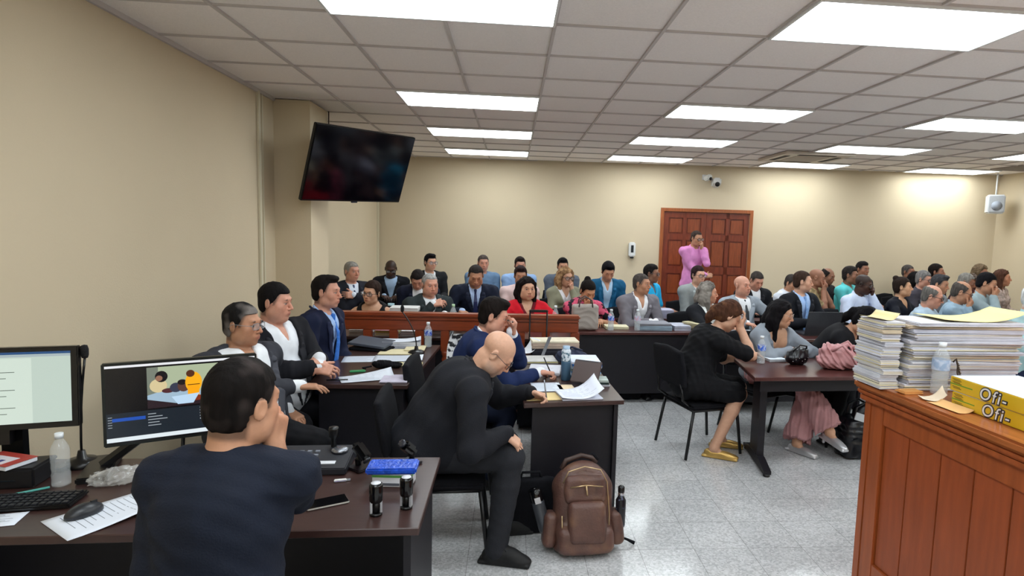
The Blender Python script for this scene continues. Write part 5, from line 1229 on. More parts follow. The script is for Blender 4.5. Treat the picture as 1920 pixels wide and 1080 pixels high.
def ladies_table_things():
    z = .7515
    bottle('water bottle with blue label on the two women table', (1.985, 4.62), z, .22, .032, label_col='3f6fe0')
    bundle('yellow edged notebook under the woman in black arms', (2.02, 4.86), .20, .15, .012, .1, z=z, col='dcd8cc', alt='e0c840', seed=130); bundle('stack of white tissues beside the black handbag', (2.15, 4.74), .15, .12, .022, .1, z=z, col='dbe2ea', seed=131)
    t = empty('handbag', 'small black leather handbag with studs on the women table', 'handbag', (2.27, 4.60, z), .25)
    Fb = Field((-.14, -.10, 0), (.14, .10, .20), .005); Fb.ell(V(0, 0, .055), (.105, .065, .065), k=.0); Fb.ell(V(.02, 0, .10), (.07, .045, .045), k=.03); Fb.wrinkle(.009, 50, 9); sl, X, Y, Zq = Fb.reg(Fb.o, Fb.o + Fb.n * Fb.h); Fb.F[sl] = np.maximum(Fb.F[sl], -(Zq - .001) + 0 * X + 0 * Y); link_mesh('bag_body', Fb.mesh('bag_body'), mat('black_leather', '0e0f16', .3), t)
    MB().tube([V(-.07, -.03, .11), V(-.02, -.05, .165), V(.06, -.03, .15), V(.09, 0, .09)], .007).build('handle', mat('black_leather', '0e0f16', .3), t); mb = MB()
    for k in range(7): mb.lathe([(.0, -.003), (.005, 0), (.0, .004)], c=V(-.09 + .028 * k, -.070 + .002 * abs(k - 3), .04 + .012 * (k % 3)), cap=False, seg=8)
    mb.build('studs', mat('stud_silver', 'c9c9d0', .2, metal=1), t)
    t = empty('handbag', 'large dusty pink slouchy handbag with gathered top', 'handbag', (2.53, 4.46, z), -.05)
    Fb = Field((-.22, -.14, 0), (.24, .14, .26), .005); Fb.ell(V(0, 0, .075), (.165, .095, .085), k=0); Fb.ell(V(-.03, 0, .13), (.11, .07, .06), k=.04)
    for k in range(7): Fb.cap(V(-.12 + .035 * k, -.03 + .015 * (k % 2), .155 + .012 * ((k * 3) % 4)), V(-.10 + .035 * k, .04, .175), .020, .014, k=.012)
    Fb.wrinkle(.016, 42, 12); sl, X, Y, Zq = Fb.reg(Fb.o, Fb.o + Fb.n * Fb.h); Fb.F[sl] = np.maximum(Fb.F[sl], -(Zq - .001) + 0 * X + 0 * Y)
    pk = mat('pink_leather', 'c08a8c', .5, bump=(70, .2)); link_mesh('bag_body', Fb.mesh('bag_body'), pk, t)
    MB().tube([V(-.08, -.06, .15), V(-.02, -.10, .20), V(.05, -.11, .13), V(.10, -.10, .05), V(.16, -.09, .012)], .011).build('strap', pk, t); MB().tube([V(.0, .02, .17), V(.07, .0, .215), V(.12, -.02, .16), V(.15, -.05, .06)], .010).build('handle', pk, t)
    MB().obox(V(.115, -.105, .05), (.022, .003, .03), rx3(.3) @ ry3(.5)).build('hang_tag', WH(), t)
    o = MB().box((-.10, -.07, 0), (.10, .07, .014), bevel=.003).build('notebook', mat('dark_notebook', '2a2c38', .4)); o.location = (2.80, 4.60, z); o.rotation_euler = (0, 0, .1); tag(o, 'dark notebook between pink bag and the writing woman', 'notebook')
    sheet_paper('white sheet under the writing woman hand', (2.93, 4.62), .20, .16, .2, z=z, lines=False)
    # tote on the floor below
    t = empty('tote_bag', 'large black tote bag on the floor under the women table', 'tote bag', (2.86, 4.60, 0), .1)
    Fb = Field((-.26, -.17, 0), (.26, .17, .50), .007); Fb.rbox(V(0, 0, .16), (.19, .10, .16), .04, k=0); Fb.ell(V(.02, 0, .33), (.12, .06, .12), k=.06); Fb.wrinkle(.012, 22, 5); sl, X, Y, Zq = Fb.reg(Fb.o, Fb.o + Fb.n * Fb.h); Fb.F[sl] = np.maximum(Fb.F[sl], -(Zq - .001) + 0 * X + 0 * Y); link_mesh('bag_body', Fb.mesh('bag_body'), mat('black_leather', '0e0f16', .3), t)
    for y in (-.05, .05): MB().tube([V(-.12, y, .28), V(-.10, y, .42), V(-.02, y, .46), V(.06, y, .42), V(.09, y, .30)], .010).build('handle', mat('black_leather', '0e0f16', .3), t)
    MB().tube([V(.03, -.105, .30), V(.035, -.115, .12), V(.05, -.112, .03)], .006).build('side_strap', mat('grey_trim', '3a3c44', .3), t); MB().obox(V(-.09, -.09, .35), (.05, .004, .03), ry3(.3)).build('white_scarf', mat('scarf_white', 'c8ccd0', .8), t)
    # dark bags below the rear table
    for (x, y, s, l) in ((1.25, 6.28, 1, 'dark bag on the floor beneath the long rear table, left one'), (1.62, 6.30, 1.15, 'larger dark bag on the floor beneath the long rear table')):
        o = empty('floor_bag', l, 'bag', (x, y, 0)); Fb = Field((-.2, -.14, 0), (.2, .14, .3), .009); Fb.rbox(V(0, 0, .10), (.14 * s, .09, .10), .04, k=0); Fb.wrinkle(.012, 22, 8); sl, X, Y, Zq = Fb.reg(Fb.o, Fb.o + Fb.n * Fb.h); Fb.F[sl] = np.maximum(Fb.F[sl], -(Zq - .001) + 0 * X + 0 * Y); link_mesh('bag_body', Fb.mesh('bag_body'), BLK(), o); MB().tube([V(-.08, 0, .18), V(0, 0, .25), V(.08, 0, .18)], .009).build('handle', BLK(), o)
ladies_table_things()
def bench_things():
    Z = 1.1015; th = math.radians(3.25)
    # leaning piles of case files
    def pile(n, cx, cy, w, d, h0, grp, cols, rz, zt, drift, labf, seed):
        z = Z; rg = random.Random(seed); k = 0; hs = [h0 * rg.uniform(.75, 1.3) for _ in range(n)]; f = (zt - Z - .0012 * n) / sum(hs)
        for i in range(n):
            h = hs[i] * f; c = cols[rg.randrange(len(cols))]
            bundle(labf(i), (cx + drift * i / n + rg.uniform(-.010, .010), cy + rg.uniform(-.008, .008)), w * rg.uniform(.96, 1.03), d, h, rz + rg.uniform(-.04, .04), z=z, col=c, alt='e6dcc0', seed=seed * 50 + i, group=grp); z += h + .0012
    W1 = ['d4d4de', 'cfcfda', 'dadae2', 'c6c6d2', 'cdb9a4', 'dcdce6', 'd2d0d8']
    pile(20, 1.985, 2.595, .53, .23, .018, 'case files of the wide front pile', W1, .02, 1.405, .015, lambda i: 'thick white case file in the wide pile on the wooden bench' if 0 < i < 18 else ('lowest case file of the wide pile on the wooden bench' if i == 0 else 'topmost case file of the wide pile on the wooden bench'), 3)
    pile(15, 1.668, 2.60, .09, .19, .018, 'case files of the narrow left pile', W1 + ['d8c8b0'], .03, 1.40, -.012, lambda i: 'case file in the narrow pile at the left end of the bench' if 0 < i < 13 else ('lowest case file of the narrow pile at the bench end' if i == 0 else 'topmost case file of the narrow pile at the bench end'), 5)
    sheet_paper('pale yellow folder flap rising on top of the wide paper pile', (2.08, 2.60), .40, .22, .03, z=1.407, curl=.045, col='efe0a0', lines=False, name='file_folder', cat='folder')
    sheet_paper('small yellow flap on top of the narrow paper pile', (1.655, 2.60), .09, .14, .2, z=1.402, curl=.03, col='ead9a4', lines=False, name='file_folder', cat='folder')
    bundle('orange edged folder at the lowest front corner of the piles', (1.715, 2.44), .09, .05, .012, .1, z=Z, col='d89a5a', seed=300)
    bottle('water bottle with blue and white label on the wooden bench', (1.838, 2.425), Z, .225, .034, label_col='9fb8dc')
    # beads with a dark pendant
    mb = MB()
    mb.tube([V(1.915, 2.455, 1.235), V(1.925, 2.45, 1.25), V(1.935, 2.45, 1.22), V(1.932, 2.445, 1.19), V(1.945, 2.43, 1.13), V(1.95, 2.41, Z + .008)], .004)
    for k in range(16): mb.lathe([(.0, -.006), (.006, 0), (.0, .006)], c=V(1.933 + .002 * (k % 2) + .001 * k, 2.45 - .002 * k, 1.23 - .0080 * k), cap=False, seg=8)
    o = mb.build('bead_cord', mat('dark_beads', '4a3c30', .4)); tag(o, 'dark bead cord hanging down the front of the paper pile', 'cord')
    t = empty('headset', 'round black earpiece beside the yellow ream boxes', 'earpiece', (1.935, 2.375, Z)); MB().lathe([(.0, 0), (.018, .004), (.026, .022), (.022, .042), (.0, .048)], cap=False).build('earpiece_shell', mat('gloss_black', '0a0a0c', .1), t)
    # crumpled envelope, orange paper
    sheet_paper('orange paper lying at the bench edge below the bottle', (1.735, 2.22), .07, .16, .1, z=Z, curl=.012, col='e8b67a', lines=False); sheet_paper('crumpled white and orange envelope beside the ream boxes', (1.745, 2.335), .09, .06, -.3, z=Z + .001, curl=.03, curl_corner=.03, col='f0ddc4', lines=False)
    # two reams in yellow wrappers, sides towards the aisle
    def ream(label, z, dx, dy, rz):
        t = empty('paper_ream', label, 'paper ream', (1.775 + dx, 2.275 + dy, z), rz, 'yellow ream boxes on the bench')
        yl = mat('ream_yellow', 'd8b21c', .35, mottled=(5, 'e2bc30', .4, .6)); H = .056
        MB().box((0, -.46, 0), (.30, 0, H), bevel=.0025).build('wrapper', yl, t)
        MB().box((.003, -.457, H), (.297, -.003, H + .0012)).build('top_sheet', mat('ream_top', 'dfeaf4', .4), t)
        MB().box((-.0012, -.115, .026), (.0002, -.001, .030)).build('green_stripe', mat('ream_green', '6a9c30', .4), t)
        mb = MB(); rg = random.Random(int(z * 1000))
        for (y0, zz) in ((-.012, .049), (-.018, .044), (-.012, .037), (-.02, .033), (-.014, .018), (-.02, .013)): mb.box((-.0012, y0 - .040, zz - .0010), (.0002, y0, zz + .0010))
        mb.build('small_print', mat('ream_print', '6a5a20', .5), t)
        for k, (c, off, e) in enumerate((('2a2a34', .0042, .0004), ('f2f2f4', 0, .0012))):
            cu = bpy.data.curves.new('brand_text', 'FONT'); cu.body = 'Ofi-'; cu.size = .064; cu.offset = off; cu.extrude = e; cu.shear = .15; cu.space_character = 1.22
            o = bpy.data.objects.new('tmp', cu); COL.objects.link(o); dg = bpy.context.evaluated_depsgraph_get(); me = bpy.data.meshes.new_from_object(o.evaluated_get(dg)); bpy.data.objects.remove(o, do_unlink=True)
            me.materials.clear(); o = link_mesh('brand_lettering', me, mat('letter_' + c, c, .4), t)
            M = Matrix(((0, 0, -1, -.0008 - .0008 * k), (-1, 0, 0, -.150), (0, 1, 0, .006), (0, 0, 0, 1))); o.matrix_local = M
    ream('lower of the two yellow ream packages with large lettering', Z, .0, -.01, math.radians(3)); ream('upper of the two yellow ream packages with large lettering', Z + .0590, .0, .005, math.radians(2))
    o = MB().box((0, 0, 0), (.24, .30, .05)).build('tmpx', PAPER()); bpy.data.objects.remove(o, do_unlink=True)
bench_things()
def floor_bags():
    # brown leather backpack leaning against the desk end
    br = mat('brown_leather', '5d4038', .42, spec=.5, noise=(12, .22), bump=(90, .25), mottled=(9, '7a5844', .5, .75)); brd = mat('brown_leather_dark', '43302a', .5, noise=(12, .2)); brass = mat('zip_brass', 'c9ad84', .3, metal=.8)
    t = empty('backpack', 'brown leather backpack leaning on the end panel of desk', 'backpack', (.425, 3.165, 0), math.radians(4))
    R = rx3(math.radians(-12)); P = lambda x, y, z: R @ V(x, y, z) + V(0, 0, .012)
    Fb = Field((-.25, -.2, 0), (.25, .24, .56), .005)
    Fb.rbox(P(0, .04, .20), (.165, .085, .19), .07, R, k=0); Fb.ell(P(0, .045, .345), (.150, .085, .13), R, k=.06); Fb.rbox(P(0, -.03, .07), (.155, .07, .07), .04, R, k=.03)
    Fb.wrinkle(.005, 9, 21); Fb.ell(P(0, .0, .02), (.17, .10, .03), R, k=.02)
    sl, X, Y, Zq = Fb.reg(Fb.o, Fb.o + Fb.n * Fb.h); Fb.F[sl] = np.maximum(Fb.F[sl], -(Zq - .002) + 0 * X + 0 * Y); link_mesh('main_compartment', Fb.mesh('main_compartment'), br, t)
    Fp = Field((-.2, -.22, 0), (.2, .1, .45), .005); Fp.rbox(P(.005, -.075, .165), (.105, .040, .115), .035, R, k=0); Fp.wrinkle(.004, 11, 5); link_mesh('front_pocket', Fp.mesh('front_pocket'), br, t)
    Fp = Field((-.2, -.22, .1), (.2, .12, .52), .005); Fp.rbox(P(.0, -.050, .335), (.115, .026, .075), .03, R, k=0); Fp.wrinkle(.004, 24, 15); link_mesh('upper_pocket', Fp.mesh('upper_pocket'), br, t)
    mb = MB(); mb.tube([P(-.085, -.080, .352), P(0, -.084, .362), P(.095, -.080, .352)], .0035); mb.tube([P(-.12, -.045, .37), P(-.09, -.045, .43), P(.0, -.045, .455), P(.09, -.045, .435), P(.125, -.045, .37), P(.135, -.045, .20), P(.13, -.045, .08)], .0032); mb.tube([P(-.128, -.055, .20), P(-.128, -.060, .06)], .004); mb.tube([P(.0, -.088, .36), P(.005, -.092, .31)], .005); mb.build('zips', brass, t)
    MB().tube([P(-.115, .05, .43), P(-.09, .05, .475), P(.0, .06, .50), P(.06, .06, .485), P(.085, .06, .455)], .014).build('top_handle', brd, t); MB().tube([P(.04, .07, .485), P(.07, .08, .505), P(.10, .07, .47)], .010).build('rear_strap', mat('black_fabric', '131318', .9, spec=.2, noise=(90, .2), bump=(300, .3)), t)
    for q in (-1, 1):
        Fp = Field((-.32, -.15, 0), (.32, .22, .3), .005); Fp.rbox(P(q * .185, .03, .115), (.04, .060, .095), .035, R @ ry3(q * -.08), k=0); link_mesh('side_pocket', Fp.mesh('side_pocket'), br, t)
    MB().tube([P(.16, .10, .06), V(.26, .06, .03), V(.30, .05, .012)], [.007, .007, .011]).build('loose_strap', BLK(), t)
    # flask and small bottle in the side pockets
    t2 = empty('insulated_flask', 'grey steel flask leaning out of the backpack left pocket', 'flask', (.215, 3.215, .10)); R2 = ry3(math.radians(-16)) @ rx3(-.1)
    MB().lathe([(.030, 0), (.034, .01), (.036, .165), (.034, .172)], R=R2).build('flask_body', mat('flask_grey', '4d5056', .35, metal=.5), t2); MB().lathe([(.035, .173), (.037, .18), (.036, .235), (.028, .243), (.0, .244)], R=R2, cap=False).build('flask_lid', mat('gloss_black', '0a0a0c', .1), t2); MB().obox(R2 @ V(.004, -.037, .185), (.016, .003, .017), R2).build('logo_plate', mat('stud_silver', 'c9c9d0', .2, metal=1), t2)
    t3 = empty('dark_bottle', 'small black bottle in the backpack right side pocket', 'bottle', (.632, 3.225, .12)); MB().lathe([(.026, 0), (.028, .01), (.029, .15), (.018, .17), (.016, .178)]).build('bottle_body', mat('bottle_black', '16171f', .25, mottled=(30, '5a6078', .62, .68)), t3); MB().lathe([(.0165, .1785), (.0175, .182), (.0175, .192), (.0165, .195)]).build('neck_ring', mat('stud_silver', 'c9c9d0', .2, metal=1), t3); MB().lathe([(.018, .1955), (.019, .20), (.019, .225), (.012, .232), (.0, .233)], cap=False).build('bottle_cap', BPL(), t3)
    # black briefcase behind
    t = empty('briefcase', 'soft black briefcase between the backpack and the man leg', 'briefcase', (.135, 3.40, 0), .07)
    Fb = Field((-.2, -.08, 0), (.2, .08, .36), .006); Fb.rbox(V(0, 0, .165), (.14, .030, .165), .02, k=0); Fb.wrinkle(.004, 20, 3); sl, X, Y, Zq = Fb.reg(Fb.o, Fb.o + Fb.n * Fb.h); Fb.F[sl] = np.maximum(Fb.F[sl], -(Zq - .002) + 0 * X + 0 * Y); link_mesh('bag_body', Fb.mesh('bag_body'), BLK(), t); MB().tube([V(-.06, 0, .325), V(-.05, 0, .36), V(.05, 0, .36), V(.06, 0, .325)], .008).build('handle', BLK(), t)
floor_bags()
# striped cloth hanging over the chair of the man in blue
def striped_cloth():
    n = 14; P = []
    for i in range(n):
        u = i / (n - 1); P.append([V(-.50 + .22 * v + .03 * math.sin(5 * u), 4.02 + .05 * v + .02 * math.sin(9 * u + 3 * v), .70 + .33 * u) + V(.0 + .13 * u ** 1.2, .12 * u, 0) for v in np.linspace(0, 1, 5)])
    o = MB().sheet(P, .006).build('striped_scarf', mat('scarf_stripe', 'd9d9dc', .9, mottled=(26, '1c1c22', .50, .56))); tag(o, 'white scarf with black stripes hanging behind the blue suited man', 'scarf')
striped_cloth()
# ------------------------------------------------------------------ the people
def CH(q, dz=0, **k): return dict(dict(at=(q * .035, .115, -.135 + dz), rel='head', f=(-q * .35, .12, .9), n=(-q * .45, -.9, .1), curl=.85, pole=(q * .35, .25, -1)), **k)
def LAP(q): return dict(at=(q * .10, .22, .64), f=(-q * .5, .8, -.2), n=(0, -.2, -1), curl=.4)
def DK(q, x=.15, y=.36, z=.80, **k): return dict(dict(at=(q * x, y, z), f=(-q * .45, .9, -.08), curl=.45, pole=(q * .95, -.3, -.3)), **k)
def FOLD(q): return dict(at=(-q * .05, .25, .93), f=(-q * 1, .25, .1), n=(0, -1, -.2), curl=.6, pole=(q, -.1, -.9))
NP = [0]; INFO = {}
def person_at(label, px, py, Y, face, with_chair=True, key=None, **k):
    NP[0] += 1; p = dict(seed=NP[0] * 13 + 5, skin='tan', hair='short', face=face, head_at=ay(px, py, Y), h=.0072)
    for q, nm in ((-1, 'hl'), (1, 'hr')): p[nm] = DK(q) if Y < 7 else DK(q, .09, .33, .79, pole=(q * .35, -.5, -.8))
    if Y > 7: p['glass_r'] = .0028
    p.update(k); e, info = person(label, p); INFO[key or NP[0]] = info
    if with_chair:
        r = info['root']; a = math.radians(face); fw = V(math.sin(a), -math.cos(a), 0); c = r + fw * .02 + V(*p.get('chair_shift', (0, 0)), 0); cf = p.get('chair_face', face)
        chair('black chair occupied by the ' + ' '.join(p.get('who', label).split(',')[0].split()[:11]), c[0], c[1], cf, 'black chairs of the seated public' if Y > 5.6 else None)
    return info
def people():
    P = person_at
    # --- the nearest: man at the monitors, seen from behind
    P('man with short black hair in dark navy t-shirt seen from behind, hand on cheek', 455, 754, 1.70, 176, key='near', who='man in dark navy t-shirt seen from behind', h=.0048, top='tee', sleeve=.42, arm=.92, shirt='151b2a', pants='16161a', skin='med', girth=1.12, sw=.170, s=1.0, lean=14, yaw=-24, pitch=8, roll=3, face_w=1.08, short_neck=.022, shrug=(-.015, -.01),
      hair_vol=.011, hair_mix=(9, '3a3230', .56, .7), hair_col='120e0d', hr=dict(at=(.048, .085, -.135), rel='head', f=(-.15, .2, 1), n=(-.9, -.35, .1), curl=.5, pole=(.42, .35, -1.2)), hl=dict(at=(-.09, .26, .79), f=(.1, 1, 0), pole=(.15, -.1, -1)))
    # --- three men by the wall
    P('man with grey sided hair and glasses in open dark grey jacket, hand on desk corner', 455, 608, 3.52, 62, key='L1', who='man in open dark grey jacket with glasses', h=.0052, skin='tan', hair_col='1c1a1a', hair_mix=(7, '77706c', .5, .62), glasses='8a8d92', lean=-6, pitch=4, yaw=20, face_w=1.1, girth=1.22, belly=.055, closed=False, vwidth=.14, openw=.13, sleeve=.88, open_neck=True, shirt='eef0f4', jacket='3a3b42', pants='17171b',
      hr=dict(at=tuple(az(562, 724, .792)), rel='world', f=(.95, .25, -.08), n=(0, 0, -1), curl=.25, pole=(.4, -.4, -1)), hl=dict(at=(-.25, .04, .62), f=(-.1, 1, -.4), curl=.4, pole=(-.5, -.8, -.3)), kl=(-.16, .36, .52), kr=(.16, .36, .52), al=(-.16, .30, .085), ar=(.16, .34, .085), hairline=.004)
    P('heavy man with black hair in open black suit and white shirt, arms folded', 517, 566, 4.02, 68, key='L2', who='heavy man with folded arms by the wall', h=.0055, skin='rosy', hair='short', hair_col='131011', lean=-1, pitch=6, yaw=16, face_w=1.22, chin2=True, girth=1.42, belly=.06, sw=.205, closed=False, vwidth=.12, openw=.12, open_neck=True, shirt='eef0f6', jacket='17171d', pants='131318', hair_vol=.013,
      hr=dict(at=(.04, .37, .86), f=(-.3, .9, -.2), n=(-.6, -.2, -.7), curl=.6, pole=(.9, -.2, -.8)), hl=dict(at=(-.02, .34, .90), f=(.7, .5, -.2), n=(0, -.4, -1), curl=.7), kl=(-.16, .33, .52), kr=(.16, .33, .52), al=(-.16, .28, .085), ar=(.16, .28, .085))
    P('slim man with dark hair in navy suit, pale blue shirt and bright blue tie', 612, 547, 4.58, 80, key='L3', who='man with bright blue tie by the wall', h=.0055, skin='rosy', hair='quiff', hair_col='191413', hairline=.014, lean=6, pitch=4, yaw=6, tie='2f74d0', shirt='a8c4ee', jacket='161c36', pants='161a2c', vdepth=.36, vwidth=.075, hl=LAP(-1), hr=LAP(1), kl=(-.13, .34, .52), kr=(.13, .34, .52), al=(-.13, .28, .085), ar=(.13, .28, .085))
    # --- the writing bald man
    P('bald man with glasses and grey goatee in black suit bent over writing', 932, 662, 3.27, 90, with_chair=False, key='bald', h=.0048, skin='light', hair='bald', glasses='2a2a30', lean=31, bow=16, pitch=46, yaw=-4, face_w=1.14, girth=1.36, belly=.05, sw=.205, stubble=.45, hair_col='8a8580', top='suit', shirt='17171c', closed=True, vdepth=.2, vwidth=.05, jacket='1c1d23', pants='26272c', eye=.4, hunch=.01,
      hl=dict(at=tuple(az(992, 736, .795)), rel='world', f=(.9, -.1, -.25), n=(-.1, -.6, -.8), curl=1.0, pole=(-.8, .1, -.8)), hr=dict(at=tuple(ay(948, 812, 3.12)), rel='world', f=(.75, .05, -.65), n=(-.5, .2, -.8), curl=.45, pole=(.7, -.5, -.6)),
      kr=(.14, .46, .55), ar=(.20, .40, .085), kl=(-.12, .44, .53), al=(-.10, .42, .085), shoes='0b0b0d', laces=True, hem=1.02, foot_r=(.25, 1, 0), h_shoe=.0045, shoe_rough=.7)
    P('man with thick black hair in bright navy suit, fist at his nose', 926, 592, 4.12, 88, key='blue', who='man in bright navy suit with fist at nose', h=.0052, skin='rosy', hair='quiff', hair_col='17110f', hair_mix=(6, '4a1c20', .55, .7), lean=20, bow=10, pitch=16, yaw=-2, face_w=1.06, girth=1.05, shirt='eceef6', sleeve=.90, jacket='1a2850', pants='1a2238', jw=.005,
      hl=dict(at=(-.015, .150, -.075), rel='head', f=(.30, -.1, .95), n=(.5, -.85, 0), curl=1.3, pole=(-.2, .6, -1)), hr=dict(at=tuple(az(1012, 698, .80)), rel='world', f=(.95, .15, -.1), n=(0, -.2, -1), curl=.9, pole=(.6, -.5, -.8)), kl=(-.12, .34, .52), kr=(.12, .34, .52), al=(-.12, .24, .085), ar=(.12, .24, .085), hair_vol=.014)
    # --- the women at the T-leg table
    P('woman with tied brown hair in black dress and gold loafers, hand at forehead', 1366, 592, 4.72, 82, chair_face=106, chair_shift=(.10, .03), key='lady1', who='woman in black dress', h=.0055, fem=True, skin='cfa085', hair='ponytail', hair_vol=.016, hair_col='4a2f22', hair_mix=(14, '6e4a34', .5, .65), lean=22, bow=14, pitch=34, yaw=4, girth=1.25, top='dress', shirt='0f0f13', bottom='none', legs=True, eye=.3,
      hr=dict(at=(.045, .115, -.02), rel='head', f=(-.15, -.1, 1), n=(-.5, -.8, 0), curl=.5, pole=(.3, .9, -1)), hl=dict(at=(-.12, .50, .80), f=(.3, .9, -.1), curl=.5), kr=(.13, .38, .515), ar=(.16, .20, .085), kl=(-.07, .42, .52), al=(-.10, .30, .085), foot_r=(.35, 1, 0), foot_l=(.2, 1, 0), shoes='c9a45e', shoe_metal=.6, shoe_rough=.3, low_shoe=True, h_shoe=.005)
    P('woman with shoulder length black hair in grey blazer and dusty pink trousers', 1464, 588, 5.06, 22, key='lady2', who='woman in grey blazer', h=.0055, fem=True, skin='cf9f80', hair='long', hair_col='120f12', lean=14, bow=8, pitch=12, yaw=34, top='blazer_f', jacket='8b929c', vdepth=.30, vwidth=.11, bottom='wide', pants='c08e90', glasses='c9b0a0',
      hl=dict(at=(.02, .40, .81), f=(.9, .3, -.1), curl=.3, pole=(-.9, -.2, -.1)), hr=dict(at=(.02, .34, .815), f=(-.9, .4, -.1), curl=.4, pole=(.9, -.2, -.1)), kl=(-.12, .45, .53), al=(-.10, .50, .085), kr=(.02, .46, .58), ar_w=(2.545, 4.52, .23), al_w=(2.36, 4.68, .085), foot_pitch={1: -8}, shoes='cfcfd2', shoe_metal=.6, shoe_rough=.35, low_shoe=True, h_shoe=.005, heel=1)
    P('woman with black ponytail in black jacket bent low over her writing', 1622, 603, 4.80, 42, key='lady3', who='woman bent over her writing', h=.006, fem=True, skin='c99678', hair='ponytail', hair_vol=.016, hair_col='0e0c0f', lean=34, bow=20, pitch=48, yaw=0, top='blazer_f', jacket='121217', vdepth=.12, vwidth=.05, shirt='121217', pants='121217', hr=dict(at=(.10, .50, .80), f=(-.2, 1, -.1), curl=.7), hl=dict(at=(-.12, .48, .80), f=(.4, 1, -.1), curl=.4), kl=(-.1, .30, .52), kr=(.1, .30, .52), al=(-.1, .22, .085), ar=(.1, .22, .085))
    # --- first row behind the balustrade
    P('woman with glasses and pulled back brown hair in black sleeveless top', 697, 549, 6.30, -8, lean=16, h=.0065, fem=True, skin='d0a184', hair='short', hair_col='2e211c', hair_vol=.014, glasses='15151a', top='sleeveless', shirt='121216', pants='15151a', pitch=4, yaw=-12, roll=-6, girth=1.1, lipstick='9a3a3a')
    P('man with short grey hair in dark grey green suit, hand before his chest', 806, 534, 6.45, 24, h=.0065, skin='rosy', hair='short', hair_vol=.004, hair_col='9a9896', hairline=.012, lean=10, pitch=8, yaw=6, tie='1f3a34', shirt='e6e8ec', jacket='2b3234', face_w=1.08, girth=1.12, hr=dict(at=(.03, .34, .97), f=(-.8, .5, .2), n=(0, -.6, -.6), curl=.6), hl=dict(at=(-.10, .34, .86), f=(.7, .7, 0)))
    P('dark suited man with navy tie reading downward behind the rail', 892, 517, 6.75, 8, h=.0065, skin='tan', hair='short', hair_vol=.003, hair_col='2b2523', hairline=.01, lean=14, bow=12, pitch=28, tie='1a2450', shirt='b8cdf0', jacket='141a2c', girth=1.1, face_w=1.08, hl=dict(at=(-.10, .40, .86), f=(.4, .9, -.1)), hr=dict(at=(.16, .38, .86), f=(-.4, .9, -.1)), eye=.3)
    P('woman with black bob hair in bright red blazer', 988, 541, 6.30, 14, h=.0065, fem=True, skin='d0a184', hair='bob', hair_col='17100f', hair_vol=.012, top='blazer_f', jacket='c81426', shirt='6a1420', vdepth=.2, vwidth=.08, pitch=3, yaw=4, girth=1.22, face_w=1.1, lipstick='a84848')
    P('woman with dark hair bun in floral pink black and white blouse, hand on face', 1102, 546, 6.45, 18, h=.0065, fem=True, skin='c08a68', hair='bun', hair_col='17110f', top='tee', shirt='d85a78', shirt_mix=(16, '15151c', .46, .54), pitch=30, lean=16, bow=10, yaw=2, girth=1.15, hr=CH(1, .02), hl=DK(-1, .12, .3), eye=.3)
    P('man with cropped hair in mid grey jacket and open white shirt writing', 1203, 532, 6.68, 22, h=.0065, skin='tan', hair='short', hair_vol=.002, hair_col='4a4340', lean=14, pitch=4, yaw=32, open_neck=True, closed=False, vwidth=.075, shirt='f0f0f4', jacket='77737a', girth=1.12, hr=dict(at=(.03, .40, .80), f=(-.4, .9, -.1), curl=.8), hl=dict(at=(-.05, .40, .80), f=(.5, .8, -.1), curl=.5))
    P('woman with curly grey hair in black jacket with white frilled collar', 1327, 549, 6.48, 30, h=.0065, fem=True, skin='cc9478', hair='wavy', hair_col='6d6660', hair_mix=(9, '9a938b', .4, .7), hair_vol=.014, top='blazer_f', jacket='16171d', shirt='eef0ee', vdepth=.25, vwidth=.10, pitch=2, yaw=42, girth=1.15, hr=DK(1, .02, .38), hl=DK(-1, .1, .34))
    P('bald man in light grey suit with dark patterned tie', 1392, 536, 6.82, 12, h=.0065, skin='rosy', hair='bald', pitch=-2, yaw=14, face_w=1.1, tie='2f3338', shirt='f2f3f6', jacket='98a0aa', vdepth=.36, vwidth=.08, girth=1.15, lean=0)
    P('man in black suit and pale blue shirt with both hands at the open laptop', 1505, 528, 6.52, 22, h=.0065, skin='light', hair='short', hair_vol=.006, hair_col='3a2a22', hairline=.01, pitch=2, yaw=44, tie='7fa4d8', shirt='a9c6f2', jacket='14161e', vdepth=.36, vwidth=.09, lean=4, hr=dict(at=(.12, .34, .86), f=(-.2, .9, 0)), hl=dict(at=(-.14, .36, .86), f=(.2, .9, .1)))
    P('dark skinned man with glasses in white shirt resting cheek on hand', 1619, 533, 6.95, 26, h=.0068, skin='dark', hair='bald', buzz=.6, hair_col='15100e', glasses='15151a', top='shirt', shirt='ccd6ee', pitch=14, yaw=18, lean=10, girth=1.15, hl=CH(-1, .03), hr=DK(1, .1, .3))
    P('woman with pulled back hair in navy and black V neck top, profile', 1692, 538, 6.95, 34, h=.0068, fem=True, skin='d3a27e', hair='bun', hair_col='2a1f1a', top='tee', neck_drop=.12, shirt='12141f', pitch=-2, yaw=22)
    P('balding man with thick black glasses and blue grey collar behind the papers', 1748, 556, 5.95, 44, h=.0065, skin='rosy', hair='ring', hair_col='6a6662', hair_vol=.006, glasses='101014', top='shirt', shirt='a9bccd', pitch=14, yaw=6, girth=1.1, eye=.5, glass_r=.0034)
    P('balding man with thin glasses and blue shirt, fist at his chin', 1803, 548, 6.2, 46, h=.0065, skin='tan', hair='ring', hair_col='4e4844', hair_vol=.006, glasses='3a3030', top='shirt', shirt='8fa6b8', pitch=18, yaw=8, hr=CH(1), eye=.4)
    P('man with black hair covering his mouth with his hand, grey shirt', 1850, 531, 6.50, 36, h=.0068, skin='tan', hair='short', hair_col='141216', top='shirt', shirt='9fb0b6', pitch=16, yaw=10, hr=CH(1, .02), lean=10)
